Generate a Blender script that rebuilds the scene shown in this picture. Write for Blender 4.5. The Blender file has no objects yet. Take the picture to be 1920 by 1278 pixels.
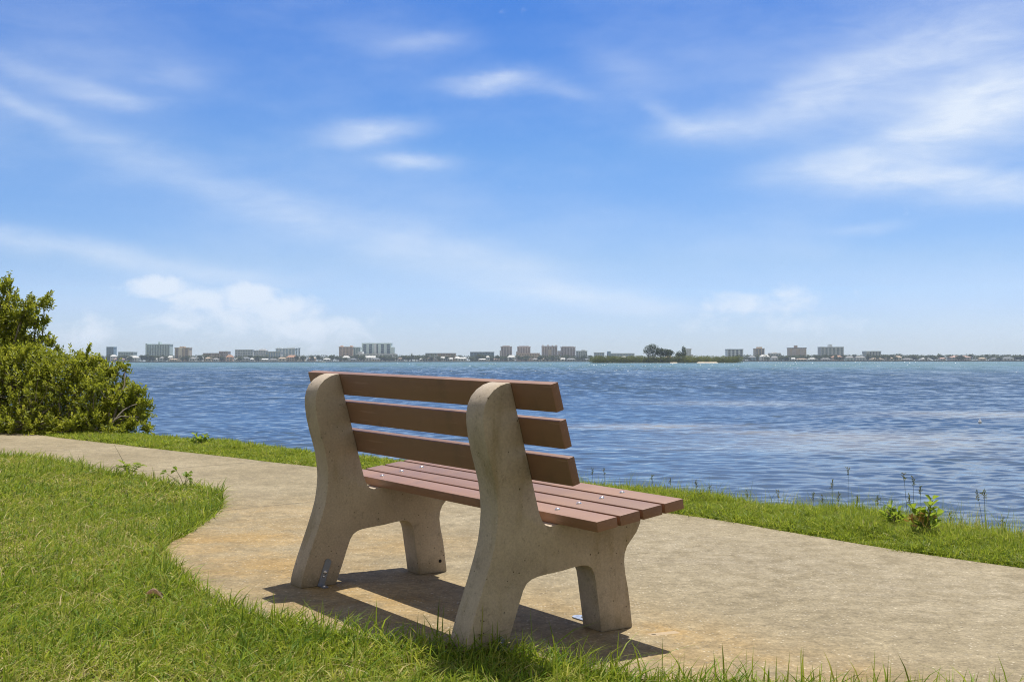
import bpy, bmesh, math, random
import numpy as np
from mathutils import Vector, Matrix

R = math.radians
C = bpy.context.scene.collection
sc = bpy.context.scene

# ------------------------------------------------------------------ camera
CAM_H, FPX = 0.9535, 2300.0
PITCH = 0.0162
cam_d = bpy.data.cameras.new('camera')
cam = bpy.data.objects.new('camera', cam_d); C.objects.link(cam)
cam.location = (0, 0, CAM_H)
cam.rotation_euler = (R(90) + PITCH, 0.001, 0)
cam_d.sensor_width = 36.0
cam_d.lens = 36.0 * FPX / 1920.0
cam_d.clip_start = 0.05
cam_d.clip_end = 20000
sc.camera = cam

# ------------------------------------------------------------------ light
SUN_EL, SUN_AZ = 67.3, 20.6            # degrees; azimuth from +y towards +x
SUN_DIR = Vector((math.sin(R(SUN_AZ)) * math.cos(R(SUN_EL)),
                  math.cos(R(SUN_AZ)) * math.cos(R(SUN_EL)), math.sin(R(SUN_EL))))
sun_d = bpy.data.lights.new('sun', 'SUN')
sun_d.energy = 4.2
sun_d.angle = R(0.53)
sun_d.color = (1.0, 0.955, 0.87)
sun = bpy.data.objects.new('sun', sun_d); C.objects.link(sun)
sun.rotation_euler = (-SUN_DIR).to_track_quat('-Z', 'Y').to_euler()

sc.view_settings.view_transform = 'Standard'
sc.view_settings.look = 'None'
sc.view_settings.gamma = 1.0
sc.view_settings.exposure = 0.5
sc.render.engine = 'CYCLES'
cy = sc.cycles
cy.use_denoising = True
cy.denoising_prefilter = 'FAST'
cy.filter_width = 1.05
cy.max_bounces = 8
cy.diffuse_bounces = 4
cy.glossy_bounces = 3
cy.transmission_bounces = 4
cy.volume_bounces = 0
cy.sample_clamp_indirect = 4.0
cy.caustics_reflective = False
cy.caustics_refractive = False


# ---- a tiny helper for node maths
class NT:
    def __init__(self, tree):
        self.t = tree; self.n = tree.nodes; self.l = tree.links

    def node(self, kind, **kw):
        nd = self.n.new(kind)
        for k, v in kw.items():
            setattr(nd, k, v)
        return nd

    def put(self, sock, v):
        if hasattr(v, 'is_linked'):
            self.l.new(v, sock)
        elif v is not None:
            if getattr(sock, 'type', '') == 'RGBA' and isinstance(v, (tuple, list)) and len(v) == 3:
                v = (*v, 1)
            sock.default_value = v

    def m(self, op, a, b=None, c=None, clamp=False):
        nd = self.node('ShaderNodeMath', operation=op, use_clamp=clamp)
        self.put(nd.inputs[0], a)
        if b is not None: self.put(nd.inputs[1], b)
        if c is not None: self.put(nd.inputs[2], c)
        return nd.outputs[0]

    def add(self, a, b): return self.m('ADD', a, b)
    def sub(self, a, b): return self.m('SUBTRACT', a, b)
    def mul(self, a, b): return self.m('MULTIPLY', a, b)
    def maxi(self, a, b): return self.m('MAXIMUM', a, b)

    def mr(self, v, a, b, c=0.0, d=1.0, smooth=True):
        nd = self.node('ShaderNodeMapRange', interpolation_type='SMOOTHSTEP' if smooth else 'LINEAR')
        self.put(nd.inputs[0], v)
        for i, x in enumerate((a, b, c, d)):
            self.put(nd.inputs[1 + i], x)
        return nd.outputs[0]

    def noise(self, vec, scale, detail=4, rough=0.55, dist=0.0, out=0):
        nd = self.node('ShaderNodeTexNoise')
        self.put(nd.inputs['Vector'], vec)
        nd.inputs['Scale'].default_value = scale
        nd.inputs['Detail'].default_value = detail
        nd.inputs['Roughness'].default_value = rough
        nd.inputs['Distortion'].default_value = dist
        return nd.outputs[out]

    def voro(self, vec, scale, feature='F1', out='Distance', rand=1.0):
        nd = self.node('ShaderNodeTexVoronoi', feature=feature)
        self.put(nd.inputs['Vector'], vec)
        nd.inputs['Scale'].default_value = scale
        nd.inputs['Randomness'].default_value = rand
        return nd.outputs[out]

    def mapping(self, vec, loc=(0, 0, 0), rot=(0, 0, 0), scale=(1, 1, 1)):
        nd = self.node('ShaderNodeMapping')
        self.put(nd.inputs[0], vec)
        nd.inputs[1].default_value = loc
        nd.inputs[2].default_value = rot
        nd.inputs[3].default_value = scale
        return nd.outputs[0]

    def mix(self, f, a, b, blend='MIX'):
        nd = self.node('ShaderNodeMix', data_type='RGBA', blend_type=blend)
        self.put(nd.inputs[0], f)
        self.put(nd.inputs[6], a); self.put(nd.inputs[7], b)
        return nd.outputs[2]

    def comb(self, x, y, z):
        nd = self.node('ShaderNodeCombineXYZ')
        for i, v in enumerate((x, y, z)): self.put(nd.inputs[i], v)
        return nd.outputs[0]

    def sep(self, v):
        nd = self.node('ShaderNodeSeparateXYZ'); self.put(nd.inputs[0], v)
        return nd.outputs[0], nd.outputs[1], nd.outputs[2]

    def ramp(self, f, stops):
        nd = self.node('ShaderNodeValToRGB')
        cr = nd.color_ramp
        while len(cr.elements) < len(stops): cr.elements.new(0.5)
        for e, (p, c) in zip(cr.elements, stops):
            e.position = p; e.color = (*c, 1) if len(c) == 3 else c
        self.put(nd.inputs[0], f)
        return nd.outputs[0]

    def bump(self, h, strength=0.3, distance=0.01, normal=None):
        nd = self.node('ShaderNodeBump')
        self.put(nd.inputs['Height'], h)
        nd.inputs['Strength'].default_value = strength
        nd.inputs['Distance'].default_value = distance
        if normal is not None: self.put(nd.inputs['Normal'], normal)
        return nd.outputs[0]


# ------------------------------------------------------------------ sky
SKY_STRENGTH = 0.10
world = bpy.data.worlds.new('World'); sc.world = world
world.use_nodes = True
w = NT(world.node_tree)
for nd in list(w.n): w.n.remove(nd)
sky = w.node('ShaderNodeTexSky', sky_type='NISHITA', sun_disc=False)
sky.sun_elevation = R(SUN_EL); sky.sun_rotation = R(SUN_AZ)
sky.altitude = 0; sky.air_density = 1.0; sky.dust_density = 0.3; sky.ozone_density = 3.0
tc = w.node('ShaderNodeTexCoord')
dx, dy, dz = w.sep(tc.outputs['Generated'])
az = w.m('ARCTAN2', dx, dy)
el = w.m('ARCSINE', dz)
# wisps: the mask is a set of long soft streaks broken up by stretched, warped noise
wv = w.comb(az, el, 0.0)
warp = w.noise(w.mapping(wv, scale=(7, 14, 1)), 1.0, 5, 0.6, out=1)
wx, wy, wz = w.sep(warp)
azw = w.add(az, w.mul(w.sub(wx, 0.5), 0.045))
elw = w.add(el, w.mul(w.sub(wy, 0.5), 0.030))


def streak(u, v, ru, rv, rot, amp, warped=True):
    """soft lobe centred on a bearing and height, long axis ru, short axis rv (radians), rot in degrees"""
    a0, e0 = u, v
    A = w.sub(azw if warped else az, a0); E = w.sub(elw if warped else el, e0)
    c, s = math.cos(R(rot)), math.sin(R(rot))
    p = w.add(w.mul(A, c / ru), w.mul(E, s / ru))
    q = w.add(w.mul(A, -s / rv), w.mul(E, c / rv))
    r2 = w.add(w.mul(p, p), w.mul(q, q))
    return w.mul(w.m('EXPONENT', w.mul(r2, -1.0)), amp)


def P(u, v): return (math.atan((u - 960) / FPX), math.atan((676.3 - v) / FPX))


cir = None
for u, v, ru, rv, rot, amp in [
        (1300, 240, 80, 22, 4, .42), (1235, 205, 50, 16, -30, .25), (1440, 215, 150, 40, 14, .40), (1640, 150, 200, 62, 26, .34),
        (1840, 95, 190, 90, 30, .34), (1760, 265, 240, 70, 20, .50), (1900, 240, 140, 80, 10, .46), (1650, 60, 300, 90, 10, .12),
        (1700, 338, 130, 26, -6, .34), (1830, 365, 170, 26, -8, .48), (1860, 398, 140, 22, 2, .28),
        (1530, 315, 130, 26, 10, .30),
        (915, 147, 92, 17, 2, .66), (1060, 165, 60, 12, -10, .20), (690, 245, 88, 22, 4, .66), (768, 309, 62, 14, -4, .56),
        (790, 80, 90, 16, 3, .22), (1160, 130, 90, 30, -20, .14),
        (60, 232, 110, 14, -20, .22), (230, 296, 150, 26, -21, .18), (440, 375, 200, 36, -22, .17),
        (690, 440, 210, 46, -16, .21), (920, 492, 180, 42, -14, .27), (560, 420, 440, 80, -19, .14), (150, 90, 260, 120, -10, .14),
        (80, 175, 140, 20, -12, .22), (210, 197, 70, 18, -4, .24), (330, 150, 60, 22, 0, .14),
        (60, 470, 160, 18, -6, .34), (230, 498, 190, 22, -7, .34), (430, 520, 180, 16, -4, .20),
        (1640, 436, 62, 10, 0, .30), (1130, 560, 120, 18, -6, .40), (1010, 545, 80, 12, -4, .22), (1240, 575, 60, 16, 0, .2)]:
    a0, e0 = P(u, v)
    st = streak(a0, e0, ru / FPX, rv / FPX, rot, amp)
    cir = st if cir is None else w.add(cir, st)
grain = w.noise(w.mapping(wv, rot=(0, 0, R(-18)), scale=(14, 48, 1)), 1.0, 6, 0.62, 0.6)
grain2 = w.noise(w.mapping(wv, rot=(0, 0, R(14)), scale=(9, 40, 1)), 1.0, 6, 0.6, 0.4)
gr = w.mr(w.mul(w.add(grain, grain2), 0.5), 0.32, 0.68, 0.58, 1.14)
cir = w.mul(cir, gr)
veil = w.mul(w.mr(w.noise(w.mapping(wv, rot=(0, 0, R(-15)), scale=(4, 11, 1)), 1.0, 5, 0.55), 0.38, 0.75), 0.20)
cir = w.add(cir, veil)
# low cumulus: crisper upper edges, fading out below
cum = None
for u, v, ru, rv, amp in [(295, 545, 75, 26, .95), (370, 565, 95, 28, .95), (466, 556, 62, 32, 1.2), (525, 582, 90, 32, 1.0),
                          (575, 618, 140, 36, .82), (440, 598, 230, 44, .7), (160, 628, 90, 38, .72),
                          (1440, 570, 160, 30, .62), (1350, 575, 60, 18, .45), (1520, 565, 70, 22, .5), (1420, 605, 240, 34, .42)]:
    a0, e0 = P(u, v)
    st = streak(a0, e0, ru / FPX, rv / FPX, 0, amp, False)
    cum = st if cum is None else w.maxi(cum, st)
puff = w.noise(w.mapping(wv, scale=(38, 56, 1)), 1.0, 7, 0.60, 0.3)
puff2 = w.mr(w.add(cum, w.mul(w.sub(puff, 0.5), 1.5)), 0.16, 0.95)
cum = w.mul(puff2, 0.86)
mask = w.m('MINIMUM', w.maxi(cir, cum), 0.92)
front = w.mr(dy, -0.2, 0.3)
mask = w.m('MULTIPLY', mask, front)
# broken bright cloud added in the unseen rear sky as fill for shaded faces
back_fill = w.mul(w.mr(dy, 0.25, -0.25), w.mr(w.noise(tc.outputs['Generated'], 2.4, 5, 0.55), 0.30, 0.55, 0.55, 1.0))
back_fill = w.mul(back_fill, w.mr(dz, -0.02, 0.05))
hs = w.node('ShaderNodeHueSaturation')
hs.inputs['Hue'].default_value = 0.512
hs.inputs['Saturation'].default_value = 1.22
hs.inputs['Value'].default_value = 1.0
w.put(hs.inputs['Color'], sky.outputs[0])
grade = w.ramp(w.m('MULTIPLY', el, 1.0 / 0.8, clamp=True), [(0.0, (0.64, 0.76, 1.22)), (0.045, (0.60, 0.69, 1.08)), (0.10, (0.59, 0.67, 0.89)), (0.155, (0.53, 0.655, 0.85)), (0.21, (0.51, 0.67, 0.83)),
                                                  (0.35, (0.37, 0.60, 0.83)), (0.50, (0.55, 0.72, 0.88)), (0.85, (1.0, 0.97, 0.90))])
sky_mul = w.mix(1.0, hs.outputs[0], grade, 'MULTIPLY')
cloud_c = (0.57 / SKY_STRENGTH, 0.63 / SKY_STRENGTH, 0.71 / SKY_STRENGTH)
skycol = w.mix(mask, sky_mul, cloud_c)
skycol = w.mix(w.mul(back_fill, 0.9), skycol, (0.36 / SKY_STRENGTH, 0.335 / SKY_STRENGTH, 0.29 / SKY_STRENGTH))
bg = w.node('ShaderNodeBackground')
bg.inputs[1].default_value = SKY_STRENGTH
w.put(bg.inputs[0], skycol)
wo = w.node('ShaderNodeOutputWorld')
w.l.new(bg.outputs[0], wo.inputs[0])


# ------------------------------------------------------------------ general helpers
def tag(o, label=None, cat=None, group=None, kind=None):
    if label: o['label'] = label
    if cat: o['category'] = cat
    if group: o['group'] = group
    if kind: o['kind'] = kind
    return o


def empty(name, loc=(0, 0, 0), rz=0.0):
    o = bpy.data.objects.new(name, None); C.objects.link(o)
    o.location = loc; o.rotation_euler = (0, 0, rz)
    o.empty_display_size = 0.2
    return o


def link_mesh(name, me, parent=None, mats=()):
    o = bpy.data.objects.new(name, me); C.objects.link(o)
    if parent is not None: o.parent = parent
    for m_ in mats: me.materials.append(m_)
    return o


def np_mesh(name, verts, faces_flat, sizes, smooth=False, attrs=None):
    me = bpy.data.meshes.new(name)
    nv = len(verts); nf = len(sizes)
    me.vertices.add(nv)
    me.vertices.foreach_set('co', np.asarray(verts, np.float32).ravel())
    me.loops.add(len(faces_flat))
    me.loops.foreach_set('vertex_index', np.asarray(faces_flat, np.int32))
    me.polygons.add(nf)
    sizes = np.asarray(sizes, np.int32)
    starts = np.concatenate([[0], np.cumsum(sizes)[:-1]]).astype(np.int32)
    me.polygons.foreach_set('loop_start', starts)
    me.polygons.foreach_set('loop_total', sizes)
    me.update(calc_edges=True)
    me.polygons.foreach_set('use_smooth', np.full(nf, smooth, bool))
    for k, v in (attrs or {}).items():
        a = me.attributes.new(k, 'FLOAT', 'POINT')
        a.data.foreach_set('value', np.asarray(v, np.float32))
    me.validate()
    return me


class MB:
    """collects boxes, prisms and tubes in one mesh"""
    def __init__(self): self.v = []; self.f = []

    def poly(self, pts, faces):
        b = len(self.v); self.v += [tuple(p) for p in pts]
        self.f += [tuple(i + b for i in f) for f in faces]

    def box(self, c, s, rz=0.0):
        hx, hy, hz = s[0] / 2, s[1] / 2, s[2] / 2
        co, si = math.cos(rz), math.sin(rz)
        pts = []
        for z in (-hz, hz):
            for x, y in ((-hx, -hy), (hx, -hy), (hx, hy), (-hx, hy)):
                pts.append((c[0] + co * x - si * y, c[1] + si * x + co * y, c[2] + z))
        self.poly(pts, [(3, 2, 1, 0), (4, 5, 6, 7), (0, 1, 5, 4), (1, 2, 6, 5), (2, 3, 7, 6), (3, 0, 4, 7)])

    def tube(self, pts, rad, n=8, cap=True):
        pts = [Vector(p) for p in pts]
        b = len(self.v)
        for i, p in enumerate(pts):
            d = (pts[min(i + 1, len(pts) - 1)] - pts[max(i - 1, 0)]).normalized()
            a = d.cross(Vector((0.31, 0.17, 0.93)))
            if a.length < 1e-4: a = d.cross(Vector((1, 0, 0)))
            a.normalize(); q = d.cross(a)
            r = rad[i] if hasattr(rad, '__len__') else rad
            for k in range(n):
                t = 2 * math.pi * k / n
                self.v.append(tuple(p + a * (r * math.cos(t)) + q * (r * math.sin(t))))
        for i in range(len(pts) - 1):
            for k in range(n):
                k2 = (k + 1) % n
                self.f.append((b + i * n + k, b + i * n + k2, b + (i + 1) * n + k2, b + (i + 1) * n + k))
        if cap:
            self.f.append(tuple(b + k for k in reversed(range(n))))
            e = b + (len(pts) - 1) * n
            self.f.append(tuple(e + k for k in range(n)))

    def build(self, name, mat, parent=None, smooth=False):
        me = bpy.data.meshes.new(name)
        me.from_pydata(self.v, [], self.f)
        me.update()
        if smooth:
            me.polygons.foreach_set('use_smooth', np.ones(len(me.polygons), bool))
        return link_mesh(name, me, parent, [mat])


def new_mat(name):
    m_ = bpy.data.materials.new(name); m_.use_nodes = True
    t = NT(m_.node_tree)
    bs = t.n['Principled BSDF']
    return m_, t, bs


def plain(name, col, rough=0.8, var=0.12, scale=1.5, metal=0.0):
    m_, t, bs = new_mat(name)
    tcn = t.node('ShaderNodeTexCoord')
    n = t.noise(tcn.outputs['Object'], scale, 4)
    f = t.mr(n, 0.3, 0.7, 1 - var, 1 + var, False)
    c = t.mix(1.0, (*col, 1), t.comb(f, f, f), 'MULTIPLY')
    t.put(bs.inputs['Base Color'], c)
    bs.inputs['Roughness'].default_value = rough
    bs.inputs['Metallic'].default_value = metal
    return m_


# pixel of the photograph -> a point at a distance in front (used to survey the layout)
def ray(u, v):
    x = (u - 960) / FPX; uu = -(v - 639) / FPX
    cr, sr = math.cos(0.001), math.sin(0.001)
    x, uu = x * cr - uu * sr, x * sr + uu * cr
    cp, sp = math.cos(PITCH), math.sin(PITCH)
    return np.array([x, cp - uu * sp, sp + uu * cp])


def at(u, v, D):
    d = ray(u, v); d = d / d[1]
    return Vector((d[0] * D, D, CAM_H + d[2] * D))


# the bench's frame of reference also carries the gentle fall of the ground along the path
BO = (-0.2409, 4.8246); BYAW = -0.9709; BSL = -0.015
bc, bs_ = math.cos(BYAW), math.sin(BYAW)


def fall(x, y):
    lx = bc * (np.asarray(x) - BO[0]) + bs_ * (np.asarray(y) - BO[1])
    return BSL * 14.0 * np.tanh(lx / 14.0)


def onground(u, v):
    d = ray(u, v); t = -CAM_H / d[2]
    for _ in range(12):
        z = float(fall(d[0] * t, d[1] * t)); t = (z - CAM_H) / d[2]
    return (d[0] * t, d[1] * t)


# ------------------------------------------------------------------ layout of path and shore
outer_px = [(50, 811), (107, 818), (160, 824), (213, 830), (273, 837.5), (330, 844), (427, 855), (517, 866), (591, 874),
            (760, 896), (1000, 928), (1300, 968), (1494, 1000.5), (1687, 1033), (1920, 1067)]
OUT = [onground(*p) for p in outer_px]
OUT = [(-13.0, 19.3), (-9.4, 16.6), (-6.6, 14.45)] + OUT + [(3.6, 4.45), (6.5, 1.2), (12, -5.5)]
# inner edge of the slab (edge of the lawn); a lobe of lawn comes forward on the left
inner_px = [(50, 853), (100, 861), (142, 868), (200, 883), (250, 890), (290, 899), (330, 909), (369, 911), (396, 914), (412, 923),
            (418, 940), (413, 954), (385, 977), (350, 1000), (322, 1014), (311, 1030), (318, 1050), (345, 1078), (385, 1110),
            (440, 1140), (520, 1162), (620, 1182), (720, 1200), (820, 1208), (960, 1221), (1120, 1256), (1280, 1282)]
INN = [onground(*p) for p in inner_px]
INN = [(-14.6, 17.3), (-10.6, 14.5), (-7.8, 12.65), (-6.2, 11.75)] + INN + [(0.95, 3.66), (1.5, 3.5), (2.5, 3.0), (4.4, 1.0), (9.6, -5.8)]


def smooth_line(pts, n=4):
    """Catmull-Rom through the points"""
    p = [np.array(q, float) for q in pts]
    out = []
    for i in range(len(p) - 1):
        a, b, c_, d = p[max(i - 1, 0)], p[i], p[i + 1], p[min(i + 2, len(p) - 1)]
        for k in range(n):
            t = k / n
            out.append(0.5 * ((2 * b) + (-a + c_) * t + (2 * a - 5 * b + 4 * c_ - d) * t * t + (-a + 3 * b - 3 * c_ + d) * t ** 3))
    out.append(p[-1])
    return np.array(out)


OUTL = smooth_line(OUT, 3); INNL = smooth_line(INN, 4)
PATH_POLY = np.vstack([OUTL, INNL[::-1]])


def in_poly(P_, poly):
    x, y = P_[:, 0], P_[:, 1]
    r = np.zeros(len(P_), bool)
    x0, y0 = poly[-1]
    for x1, y1 in poly:
        c_ = ((y1 > y) != (y0 > y))
        with np.errstate(divide='ignore', invalid='ignore'):
            xi = (x0 - x1) * (y - y1) / (y0 - y1) + x1
        r ^= c_ & (x < xi)
        x0, y0 = x1, y1
    return r


def sdist(P_, line):
    """distance to a polyline, its sign positive on the left-hand (water) side, and the arc length of the foot"""
    best = np.full(len(P_), 1e9); sg = np.zeros(len(P_)); arc = np.zeros(len(P_)); acc = 0.0
    for a, b in zip(line[:-1], line[1:]):
        ab = b - a; L2 = ab @ ab; L = math.sqrt(L2)
        t = np.clip(((P_ - a) @ ab) / L2, 0, 1)
        q = a + t[:, None] * ab
        d = np.hypot(*(P_ - q).T)
        cr = ab[0] * (P_[:, 1] - a[1]) - ab[1] * (P_[:, 0] - a[0])
        k = d < best
        best[k] = d[k]; sg[k] = np.sign(cr[k]); arc[k] = (acc + t * L)[k]
        acc += L
    return best * np.where(sg == 0, 1, sg), arc


ARC0 = sdist(np.array([OUT[3]]), OUTL)[1][0]     # arc length at the left edge of the view
ARCR = sdist(np.array([OUT[17]]), OUTL)[1][0]      # and at the right edge
WATER_Z = -0.50


def strip_w(arc):
    """width of the grass verge between slab and bank"""
    return 0.62 + 0.10 * np.sin(arc * 1.7) + 0.06 * np.sin(arc * 4.3 + 1) + 1.9 * np.clip((ARC0 - 0.1 - arc) / 2.4, 0, 1) ** 1.3 + 0.05 * np.clip((ARC0 + 5 - arc) / 4, 0, 1)


def ground_z(P_):
    d, arc = sdist(P_, OUTL)
    ww = strip_w(arc)
    t = np.clip((d - ww) / 1.3, 0, 1)
    drop = t * t * (3 - 2 * t) * 0.72 + np.clip((d - ww - 1.1) * 0.12, 0, 0.8)
    hump = 0.02 * np.clip(d / 0.3, 0, 1) * (d > 0)
    return fall(P_[:, 0], P_[:, 1]) - 0.022 + hump - drop


# ------------------------------------------------------------------ materials
def mat_concrete_path():
    m_, t, bs = new_mat('weathered_pavement')
    g = t.node('ShaderNodeNewGeometry').outputs['Position']
    n1 = t.noise(g, 1.3, 6, 0.62)
    n2 = t.noise(g, 9.0, 6, 0.6, 0.4)
    n3 = t.noise(g, 90.0, 4, 0.7)
    n4 = t.noise(t.mapping(g, rot=(0, 0, R(-20)), scale=(1.0, 3.2, 1)), 1.6, 6, 0.65, 1.0)
    base = t.ramp(n1, [(0.25, (0.205, 0.165, 0.096)), (0.5, (0.258, 0.211, 0.128)), (0.72, (0.31, 0.258, 0.163))])
    base = t.mix(t.mr(n4, 0.5, 0.75, 0.0, 0.45), base, (0.215, 0.175, 0.115))
    gx, gy, gz = t.sep(g)

    def spot(cx, cy_, rx, ry, rot):
        X = t.sub(gx, cx); Y = t.sub(gy, cy_)
        c, s = math.cos(R(rot)), math.sin(R(rot))
        p = t.add(t.mul(X, c / rx), t.mul(Y, s / rx)); q = t.add(t.mul(X, -s / ry), t.mul(Y, c / ry))
        return t.m('EXPONENT', t.mul(t.add(t.mul(p, p), t.mul(q, q)), -1.0))
    # rusty irrigation stain round the bench, strongest on the lawn side
    stain = None
    for (u, v, rx, ry, am) in [(1240, 1185, .20, .12, 1.2), (430, 1010, .55, .8, .75), (500, 1060, .6, .5, .7), (700, 1120, .8, .45, .75), (1500, 1240, .9, .22, .55),
                               (720, 1020, .45, .5, .55), (1050, 1135, .35, .3, .45), (560, 960, .6, .7, .5), (1250, 1230, .6, .25, .5)]:
        cx, cy_ = onground(u, v)
        k = t.mul(spot(cx, cy_, rx, ry, -56), am)
        stain = k if stain is None else t.maxi(stain, k)
    stain = t.mul(stain, t.mr(t.noise(g, 3.5, 6, 0.65, 0.5), 0.28, 0.66, 0.25, 1.0))
    stain = t.m('MINIMUM', stain, 0.85)
    base = t.mix(stain, base, (0.325, 0.205, 0.068))
    # bare grey weathering towards the far right
    cx, cy_ = onground(1500, 1060)
    grey = t.mul(t.m('MINIMUM', spot(cx, cy_, 2.6, 0.9, -50), 1.0), t.mr(n2, 0.35, 0.65, 0.2, 0.8))
    base = t.mix(t.mul(grey, 0.6), base, (0.285, 0.25, 0.185))
    # shell aggregate
    gw = t.mapping(g, scale=(1.0, 1.0, 1))
    ve = t.voro(gw, 70.0, out='Distance')
    vc = t.voro(gw, 70.0, out='Color')
    vr, vg, vb = t.sep(vc)
    sh = t.mul(t.mr(ve, 0.22, 0.34, 1.0, 0.0), t.mr(vr, 0.80, 0.84))
    base = t.mix(t.mul(sh, 0.6), base, (0.55, 0.49, 0.37))
    pit = t.mul(t.mr(ve, 0.18, 0.30, 1.0, 0.0), t.mr(vg, 0.84, 0.88))
    base = t.mix(t.mul(pit, 0.6), base, (0.13, 0.11, 0.085))
    f = t.mr(n3, 0.25, 0.75, 0.66, 1.34, False)
    base = t.mix(1.0, base, t.comb(f, f, f), 'MULTIPLY')
    n5 = t.noise(g, 34.0, 6, 0.7)
    f3 = t.mr(n5, 0.3, 0.7, 0.74, 1.26, False)
    base = t.mix(1.0, base, t.comb(f3, f3, f3), 'MULTIPLY')
    f2 = t.mr(n2, 0.3, 0.7, 0.80, 1.16, False)
    base = t.mix(1.0, base, t.comb(f2, f2, f2), 'MULTIPLY')
    # outline of a foot plate that was once bolted down beside the bench
    cx, cy_ = onground(1243, 1187)
    X = t.sub(gx, cx); Y = t.sub(gy, cy_)
    a = R(24)
    p = t.m('ABSOLUTE', t.add(t.mul(X, math.cos(a)), t.mul(Y, math.sin(a))))
    q = t.m('ABSOLUTE', t.add(t.mul(X, -math.sin(a)), t.mul(Y, math.cos(a))))
    plate = t.mul(t.mr(p, 0.055, 0.062, 1, 0), t.mr(q, 0.016, 0.021, 1, 0))
    base = t.mix(t.mul(plate, 0.75), base, (0.42, 0.33, 0.22))
    cx2, cy2 = cx - 0.04 * math.cos(a), cy_ - 0.04 * math.sin(a)
    hole = t.mr(t.m('SQRT', t.add(t.mul(t.sub(gx, cx2), t.sub(gx, cx2)), t.mul(t.sub(gy, cy2), t.sub(gy, cy2)))), 0.007, 0.010, 1, 0)
    base = t.mix(t.mul(hole, 0.8), base, (0.06, 0.05, 0.035))
    # joints and one long crack
    jn = None
    for (p0, p1, wd) in [((20, 849), (190, 837), .010), ((250, 883), (520, 861), .012), ((432, 954), (640, 934), .009)]:
        a_, b_ = np.array(onground(*p0)), np.array(onground(*p1))
        d_ = (b_ - a_) / np.hypot(*(b_ - a_)); nx, ny = -d_[1], d_[0]
        mid = (a_ + b_) / 2
        dd = t.m('ABSOLUTE', t.add(t.mul(t.sub(t.add(gx, t.mul(t.sub(n2, .5), .02)), mid[0]), nx), t.mul(t.sub(gy, mid[1]), ny)))
        k = t.mr(dd, wd * 0.45, wd, 1.0, 0.0)
        jn = k if jn is None else t.maxi(jn, k)
    base = t.mix(t.mul(jn, 0.85), base, (0.10, 0.082, 0.055))
    t.put(bs.inputs['Base Color'], base)
    bs.inputs['Roughness'].default_value = 0.92
    bs.inputs['Specular IOR Level'].default_value = 0.25
    h = t.add(t.mul(n3, 0.5), t.add(t.mul(n2, 0.6), t.mul(sh, 0.3)))
    h = t.sub(h, t.add(t.mul(jn, 1.2), t.mul(pit, 0.5)))
    t.put(bs.inputs['Normal'], t.bump(h, 0.55, 0.006))
    return m_


def mat_bench_concrete():
    m_, t, bs = new_mat('cast_concrete')
    o = t.node('ShaderNodeTexCoord').outputs['Object']
    n1 = t.noise(o, 5.0, 6, 0.6)
    n2 = t.noise(o, 120.0, 4, 0.7)
    base = t.ramp(n1, [(0.3, (0.385, 0.318, 0.240)), (0.55, (0.455, 0.380, 0.292)), (0.75, (0.50, 0.42, 0.33))])
    st = t.noise(t.mapping(o, scale=(9, 9, 1.6)), 1.0, 5, 0.6)
    base = t.mix(t.mr(st, 0.50, 0.70, 0.0, 0.55), base, (0.27, 0.205, 0.10))
    ox, oy, oz = t.sep(o)
    # splashed soil and algae at the feet, with a ragged upper edge
    sp = t.mr(t.add(oz, t.mul(t.sub(t.noise(o, 14.0, 5, 0.65), 0.5), 0.22)), 0.10, -0.02, 0.0, 0.6)
    base = t.mix(sp, base, (0.175, 0.150, 0.095))
    blot = t.mr(t.noise(o, 24.0, 5, 0.7), 0.56, 0.70, 0.0, 0.4)
    base = t.mix(blot, base, (0.20, 0.165, 0.115))
    ve = t.voro(o, 85.0); vr, vg, vb = t.sep(t.voro(o, 85.0, out='Color'))
    lt = t.mul(t.mr(ve, 0.14, 0.26, 1, 0), t.mr(vr, 0.91, 0.94))
    dk = t.mul(t.mr(ve, 0.16, 0.28, 1, 0), t.mr(vg, 0.945, 0.965))
    base = t.mix(t.mul(lt, 0.55), base, (0.58, 0.51, 0.41))
    base = t.mix(t.mul(dk, 0.85), base, (0.07, 0.055, 0.04))
    f = t.mr(n2, 0.25, 0.75, 0.82, 1.18, False)
    base = t.mix(1.0, base, t.comb(f, f, f), 'MULTIPLY')
    t.put(bs.inputs['Base Color'], base)
    bs.inputs['Roughness'].default_value = 0.88
    bs.inputs['Specular IOR Level'].default_value = 0.3
    h = t.sub(t.add(t.mul(n2, 0.5), t.mul(n1, 1.5)), t.mul(dk, 1.0))
    t.put(bs.inputs['Normal'], t.bump(h, 0.5, 0.003))
    return m_


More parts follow.
